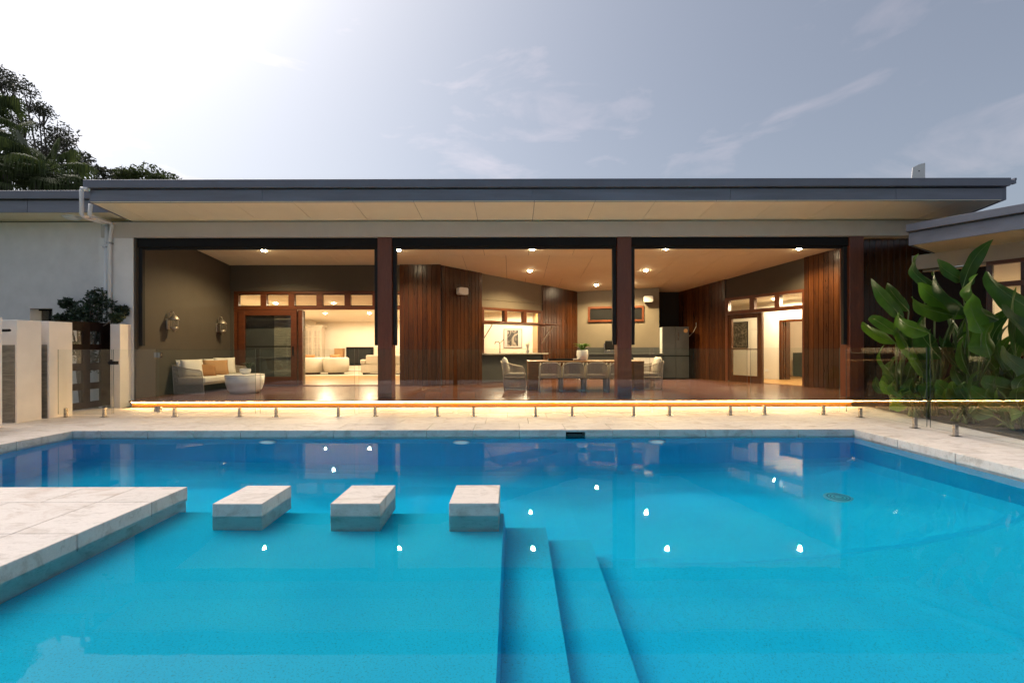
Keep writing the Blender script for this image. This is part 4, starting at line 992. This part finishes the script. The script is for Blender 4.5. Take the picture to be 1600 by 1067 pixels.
for xx in (-.85, -.44, -.03):
    d_ = part(cbn, 'door', MB().box(xx, xx + .05, -.225, -.2005, .6, 2.0).box(xx + .33, xx + .37, -.225, -.2005, .6, 2.0).box(xx + .051, xx + .329, -.225, -.2005, 1.93, 2.0).box(xx + .051, xx + .329, -.225, -.2005, .6, .68)
              .box(xx + .17, xx + .20, -.225, -.2005, .681, 1.929), M['boucle'], local=True)
    for kk in range(4):
        part(d_, 'pane', MB().box(xx + .052, xx + .169, -.212, -.204, .69 + kk * .31, .97 + kk * .31).box(xx + .201, xx + .328, -.212, -.204, .69 + kk * .31, .97 + kk * .31), M['brass'], local=True)
rg = single('rug', MB().box(-9.3, -3.6, 17.9, 21.3, .1755, .19), M['boucle'], 'pale rug under the tub chairs in the living room', 'rug', bevel=.004)
sb = thing('storage_box', 'small tan box with dark objects behind the middle tub chair', 'box', (-8.35, 22.4, 1.0))
part(sb, 'box', MB().box(-8.6, -8.2, 22.3, 22.59, .70, 1.25), M['tan']); part(sb, 'shelf', MB().box(-9.0, -8.12, 22.28, 22.59, .62, .699), M['white'])

# small white sheet standing on the roof, right
z0 = CEIL(10.2) + .40
rv = thing('roof_sheet', 'small pale upright sheet standing on the roof at right', 'roof fitting', (8.95, 10.2, z0))
part(rv, 'sheet', MB().prism([(8.76, z0), (9.11, z0), (9.11, z0 + .90), (8.98, z0 + .87), (8.84, z0 + .80)], 10.15, 10.17, lambda x, z, y: (x, y, z)), M['white'])
part(rv, 'bolt', MB().tube([(8.97, 10.14, z0 + .72), (8.97, 10.18, z0 + .72)], .012, 6), M['black'])

# ------------------------------------------------------------------ big-leaved plants right of the fence
GP = 'broad-leaved heliconia clumps in the garden bed'
def heli(name, lb, base, specs, nrand, seed, spread=.8, hmin=.5, hmax=1.5):
    rnd = random.Random(seed); t = thing(name, lb, 'plant', base, group=GP); B = Vector(base)
    def one(bp, tp, w, mt, sag, rag=0.0):
        w *= 1.3; L = (tp - bp).length; st = Vector((rnd.uniform(-.15, .15), rnd.uniform(-.15, .15), 0))
        m = MB(); rel = bp - B; mid = (st * .6 + rel * .4); mid.z = rel.z * .55
        m.tube([st, mid, rel * .97 + mid * .03, rel], [.020, .014, .010, .008], 6)
        lf = MB(); leaf(lf, rel, tp - B, w, sag, 16, rnd.uniform(-.12, .25), side=(tp - bp).cross(Vector((rnd.uniform(-.7, .3), 1, rnd.uniform(-.5, .6)))), rag=rag, rnd=rnd, rib=True)
        o = part(t, 'leaf', lf, [mt, M['rib']], local=True, smooth=True)
        part(o, 'stalk', m, M['stalk'], local=True, smooth=True)
    for (bx, by, tx, ty, Yb, Yt, w, br) in specs:
        one(pt(bx, by, Yb), pt(tx, ty, Yt), w, M['helib'] if br else M['heli'], .10 * rnd.uniform(.4, 1.2))
    for k in range(nrand):
        a = rnd.uniform(0, 6.283); r1 = rnd.uniform(.05, .35) * spread; h = rnd.uniform(hmin, hmax)
        bp = B + Vector((math.cos(a) * r1, math.sin(a) * r1 * .7, h * .55)); r2 = r1 + rnd.uniform(.15, .6) * spread
        tp = B + Vector((math.cos(a) * r2, math.sin(a) * r2 * .7, h * rnd.uniform(.95, 1.25)))
        one(bp, tp, rnd.uniform(.12, .21), M['heli'] if rnd.random() < .65 else M['helib'], rnd.uniform(.04, .14), .25 if rnd.random() < .2 else 0)
heli('heliconia_plant', 'leafy heliconia clump left of the bed, closest to the deck', (7.35, 8.75, .03),
     [(1412, 498, 1361, 435, 8.6, 8.4, .22, 0), (1420, 486, 1386, 442, 8.9, 8.7, .20, 0), (1404, 523, 1359, 495, 8.5, 8.2, .17, 0), (1400, 536, 1347, 503, 8.4, 8.1, .16, 1), (1443, 545, 1400, 512, 8.4, 8.1, .24, 0)], 16, 21, .75, .35, 1.3)
heli('heliconia_plant', 'tall heliconia clump in the middle of the bed with layered paddle leaves', (7.45, 8.15, .03),
     [(1460, 443, 1436, 396, 8.2, 8.0, .20, 0), (1447, 443, 1427, 408, 8.1, 7.9, .17, 0), (1509, 496, 1434, 442, 7.9, 7.7, .26, 1), (1490, 493, 1426, 463, 7.8, 7.6, .24, 1), (1452, 520, 1404, 489, 7.7, 7.5, .24, 1), (1470, 560, 1440, 500, 7.9, 7.7, .30, 0)], 24, 22, .9, .4, 1.75)
heli('heliconia_plant', 'tallest heliconia clump with one bright upright leaf and a spear leaf', (7.75, 7.75, .03),
     [(1504, 450, 1552, 374, 7.9, 7.9, .24, 0), (1503, 439, 1464, 405, 8.0, 7.8, .20, 0), (1515, 488, 1459, 423, 7.8, 7.6, .30, 0), (1531, 480, 1528, 428, 7.4, 7.3, .42, 1), (1534, 520, 1520, 458, 7.3, 7.2, .34, 1), (1548, 560, 1553, 503, 7.3, 7.2, .34, 1), (1560, 500, 1520, 470, 7.5, 7.3, .26, 0)], 24, 23, .9, .5, 1.9)
heli('heliconia_plant', 'heliconia clump at the right picture edge with dark arching leaves', (8.15, 7.45, .03),
     [(1640, 500, 1540, 424, 7.3, 7.2, .30, 0), (1640, 540, 1565, 475, 7.2, 7.1, .26, 0), (1625, 590, 1565, 540, 7.1, 6.9, .26, 0), (1590, 610, 1535, 592, 7.0, 6.8, .22, 0), (1650, 560, 1580, 500, 7.4, 7.3, .28, 0)], 24, 24, .9, .4, 1.8)
heli('heliconia_plant', 'dark heliconia clump at the back of the bed against the right wing', (8.75, 8.4, .03), [], 22, 28, 1.0, .6, 1.9)
heli('heliconia_plant', 'low young heliconia clump behind the glass corner', (7.05, 8.05, .03), [], 14, 25, .5, .2, .6)
heli('heliconia_plant', 'low leafy clump at the near end of the bed behind glass', (7.35, 6.75, .03), [], 16, 26, .7, .25, .75)
heli('heliconia_plant', 'low leafy clump between the tall heliconias and the fence', (7.25, 7.35, .03), [], 14, 27, .6, .2, .7)

# ------------------------------------------------------------------ shrub behind the timber gate
def leafcloud(m, clumps, n, size, rnd):
    for k in range(n):
        c, r = rnd.choice(clumps); d = Vector((rnd.gauss(0, .5), rnd.gauss(0, .5), rnd.gauss(0, .5)))
        if d.length > 1.05: d *= rnd.uniform(.7, 1.05) / d.length
        p = Vector(c) + Vector((d.x * r[0], d.y * r[1], d.z * r[2]))
        a = Vector((rnd.gauss(0, 1), rnd.gauss(0, 1), rnd.gauss(0, .7))).normalized(); b = a.cross(Vector((rnd.gauss(0, 1), rnd.gauss(0, 1), rnd.gauss(0, 1)))).normalized()
        s = size * rnd.uniform(.6, 1.3); o = len(m.v)
        m.v += [tuple(p - a * s), tuple(p + b * s * .42), tuple(p + a * s), tuple(p - b * s * .42)]; m.f.append((o, o + 1, o + 2, o + 3)); m.mi.append(0)
rnd = random.Random(5)
sh = thing('shrub', 'dark leafy shrub rising behind the timber gate', 'shrub', (-9.25, 9.9, -.05))
cl_ = []
for (x, y, r) in ((150, 462, .22), (135, 480, .28), (160, 478, .24), (110, 490, .20), (100, 474, .16), (185, 485, .16), (192, 497, .14), (125, 498, .30), (158, 500, .26), (90, 498, .14), (140, 520, .3), (130, 545, .3), (150, 565, .3)):
    p = pt(x, y, 9.88); cl_.append(((p.x, p.y + rnd.uniform(-.15, .15), p.z), (r, r * .8, r * .8)))
m = MB(); leafcloud(m, cl_, 4200, .045, rnd); part(sh, 'crown', m, M['shrub'])
m = MB()
for c, r in cl_[:10]: m.tube([(-9.25, 9.9, -.05), (-9.25 + rnd.uniform(-.1, .1), 9.9, .8), (c[0] * .5 - 4.6, c[1], c[2] - .25), c], [.03, .025, .015, .006], 6)
part(sh, 'stem', m, M['bark'], smooth=True)

# ------------------------------------------------------------------ trees beyond the roof, left
def tree(name, lb, base, clumps, n, size, mat, seed, trunk_r=.25, group='trees beyond the roof'):
    rnd = random.Random(seed); t = thing(name, lb, 'tree', base, group=group)
    top = max(c[0][2] for c in clumps); B = Vector(base); m = MB()
    cx = sum(c[0][0] for c in clumps) / len(clumps); mid = Vector((B.x * .5 + cx * .5, B.y, top * .5))
    m.tube([B, B * .6 + mid * .4, mid], [trunk_r, trunk_r * .8, trunk_r * .55], 8)
    for c, r in clumps:
        c = Vector(c); q = mid.lerp(c, .5) + Vector((rnd.uniform(-.3, .3), 0, rnd.uniform(-.5, .1)))
        m.tube([mid, q, c], [trunk_r * .4, trunk_r * .2, .02], 6)
        for k in range(5):
            e = c + Vector((rnd.uniform(-1, 1) * r[0], rnd.uniform(-1, 1) * r[1], rnd.uniform(-.5, 1) * r[2])); m.tube([q.lerp(c, .7), e], [.03, .012], 4, cap=False)
    part(t, 'trunk', m, M['bark'], smooth=True)
    lm = MB(); leafcloud(lm, clumps, n, size, rnd); part(t, 'crown', lm, M[mat])
def cl(lst, Y, rnd):
    out = []
    for x, y, r in lst:
        p = pt(x, y, Y); q = r * Y / FPX; out.append(((p.x, p.y + rnd.uniform(-1, 1), p.z), (q, q, q * .62)))
    return out
rr = random.Random(9)
tree('gum_tree', 'tall thin gum tree with sparse crown at upper left', (-25.5, 26, -.1), cl([(22, 128, 24), (4, 118, 20), (30, 142, 16), (45, 162, 20), (66, 156, 20), (60, 172, 16), (72, 196, 26), (50, 202, 24), (92, 212, 20), (28, 190, 24), (8, 165, 24), (20, 215, 28), (60, 222, 26)], 26, rr), 4200, .085, 'gum', 31)
tree('broad_tree', 'dense round tree behind the palms at left', (-22.0, 28, -.1), cl([(98, 228, 20), (115, 243, 18), (90, 248, 24), (110, 264, 26), (138, 264, 20), (158, 270, 16), (80, 270, 30), (125, 282, 26), (160, 284, 18)], 28, rr), 4200, .105, 'gum', 32)
tree('low_tree', 'low green treetop peeping over the roof, farthest right of the trees', (-23.5, 32, -.1), cl([(235, 274, 24), (255, 278, 20), (218, 280, 18), (200, 278, 16), (185, 274, 14), (235, 292, 26), (205, 292, 24), (262, 288, 14)], 32, rr), 3400, .13, 'palm', 33)
def fan_palm(base, crown, n, rad, seed, lb):
    rnd = random.Random(seed); t = thing('fan_palm', lb, 'palm tree', base, group='fan palms at the left'); B = Vector(base); C = Vector(crown) - B
    part(t, 'trunk', MB().tube([(0, 0, 0), (.05, 0, C.z * .5), C], [.22, .18, .15], 10), M['bark'], local=True, smooth=True)
    for k in range(n):
        a = rnd.uniform(0, 6.283); el = R(rnd.uniform(-50, 75)); L = rad * rnd.uniform(.7, 1.0)
        d = Vector((math.cos(a) * math.cos(el), math.sin(a) * math.cos(el), math.sin(el))); hub = C + d * L * .9 + Vector((0, 0, -.15 * L))
        m = MB(); m.tube([C, C + d * L * .5, hub], [.03, .022, .015], 5)
        side = d.cross(Vector((0, 0, 1))).normalized(); upv = side.cross(d)
        for j in range(34):
            th = R(-110 + 220 * j / 33); dr_ = d * math.cos(th) + side * math.sin(th); ll = L * .62 * (1 - .25 * abs(th) / 1.9) * rnd.uniform(.9, 1.1)
            p0 = hub; p1 = hub + dr_ * ll * .5 + upv * .02; p2 = p1 + dr_ * ll * .25 + Vector((0, 0, -ll * .18)); p3 = p2 + dr_ * ll * .06 + Vector((rnd.uniform(-.05, .05), rnd.uniform(-.05, .05), -ll * rnd.uniform(.5, .9)))
            w = .020 * L; s = dr_.cross(upv).normalized(); o = len(m.v)
            for p, ww in ((p0, .2), (p1, 1), (p2, .8), (p3, .08)): m.v += [tuple(p - s * w * ww), tuple(p + s * w * ww)]
            for q in range(3): m.f.append((o + 2 * q, o + 2 * q + 1, o + 2 * q + 3, o + 2 * q + 2)); m.mi.append(0)
        part(t, 'frond', m, M['palm'], local=True)
c = pt(-12, 205, 16); fan_palm((c.x, c.y, -.1), c, 26, 1.5, 41, 'taller fan palm cut by the left picture edge')
c = pt(62, 272, 15); fan_palm((c.x, c.y, -.1), c, 28, 1.35, 42, 'shorter fan palm with drooping fronds just above the side wing roof')
c = pt(8, 275, 14.5); fan_palm((c.x, c.y, -.1), c, 26, 1.3, 43, 'low fan palm in the corner above the side wing roof')
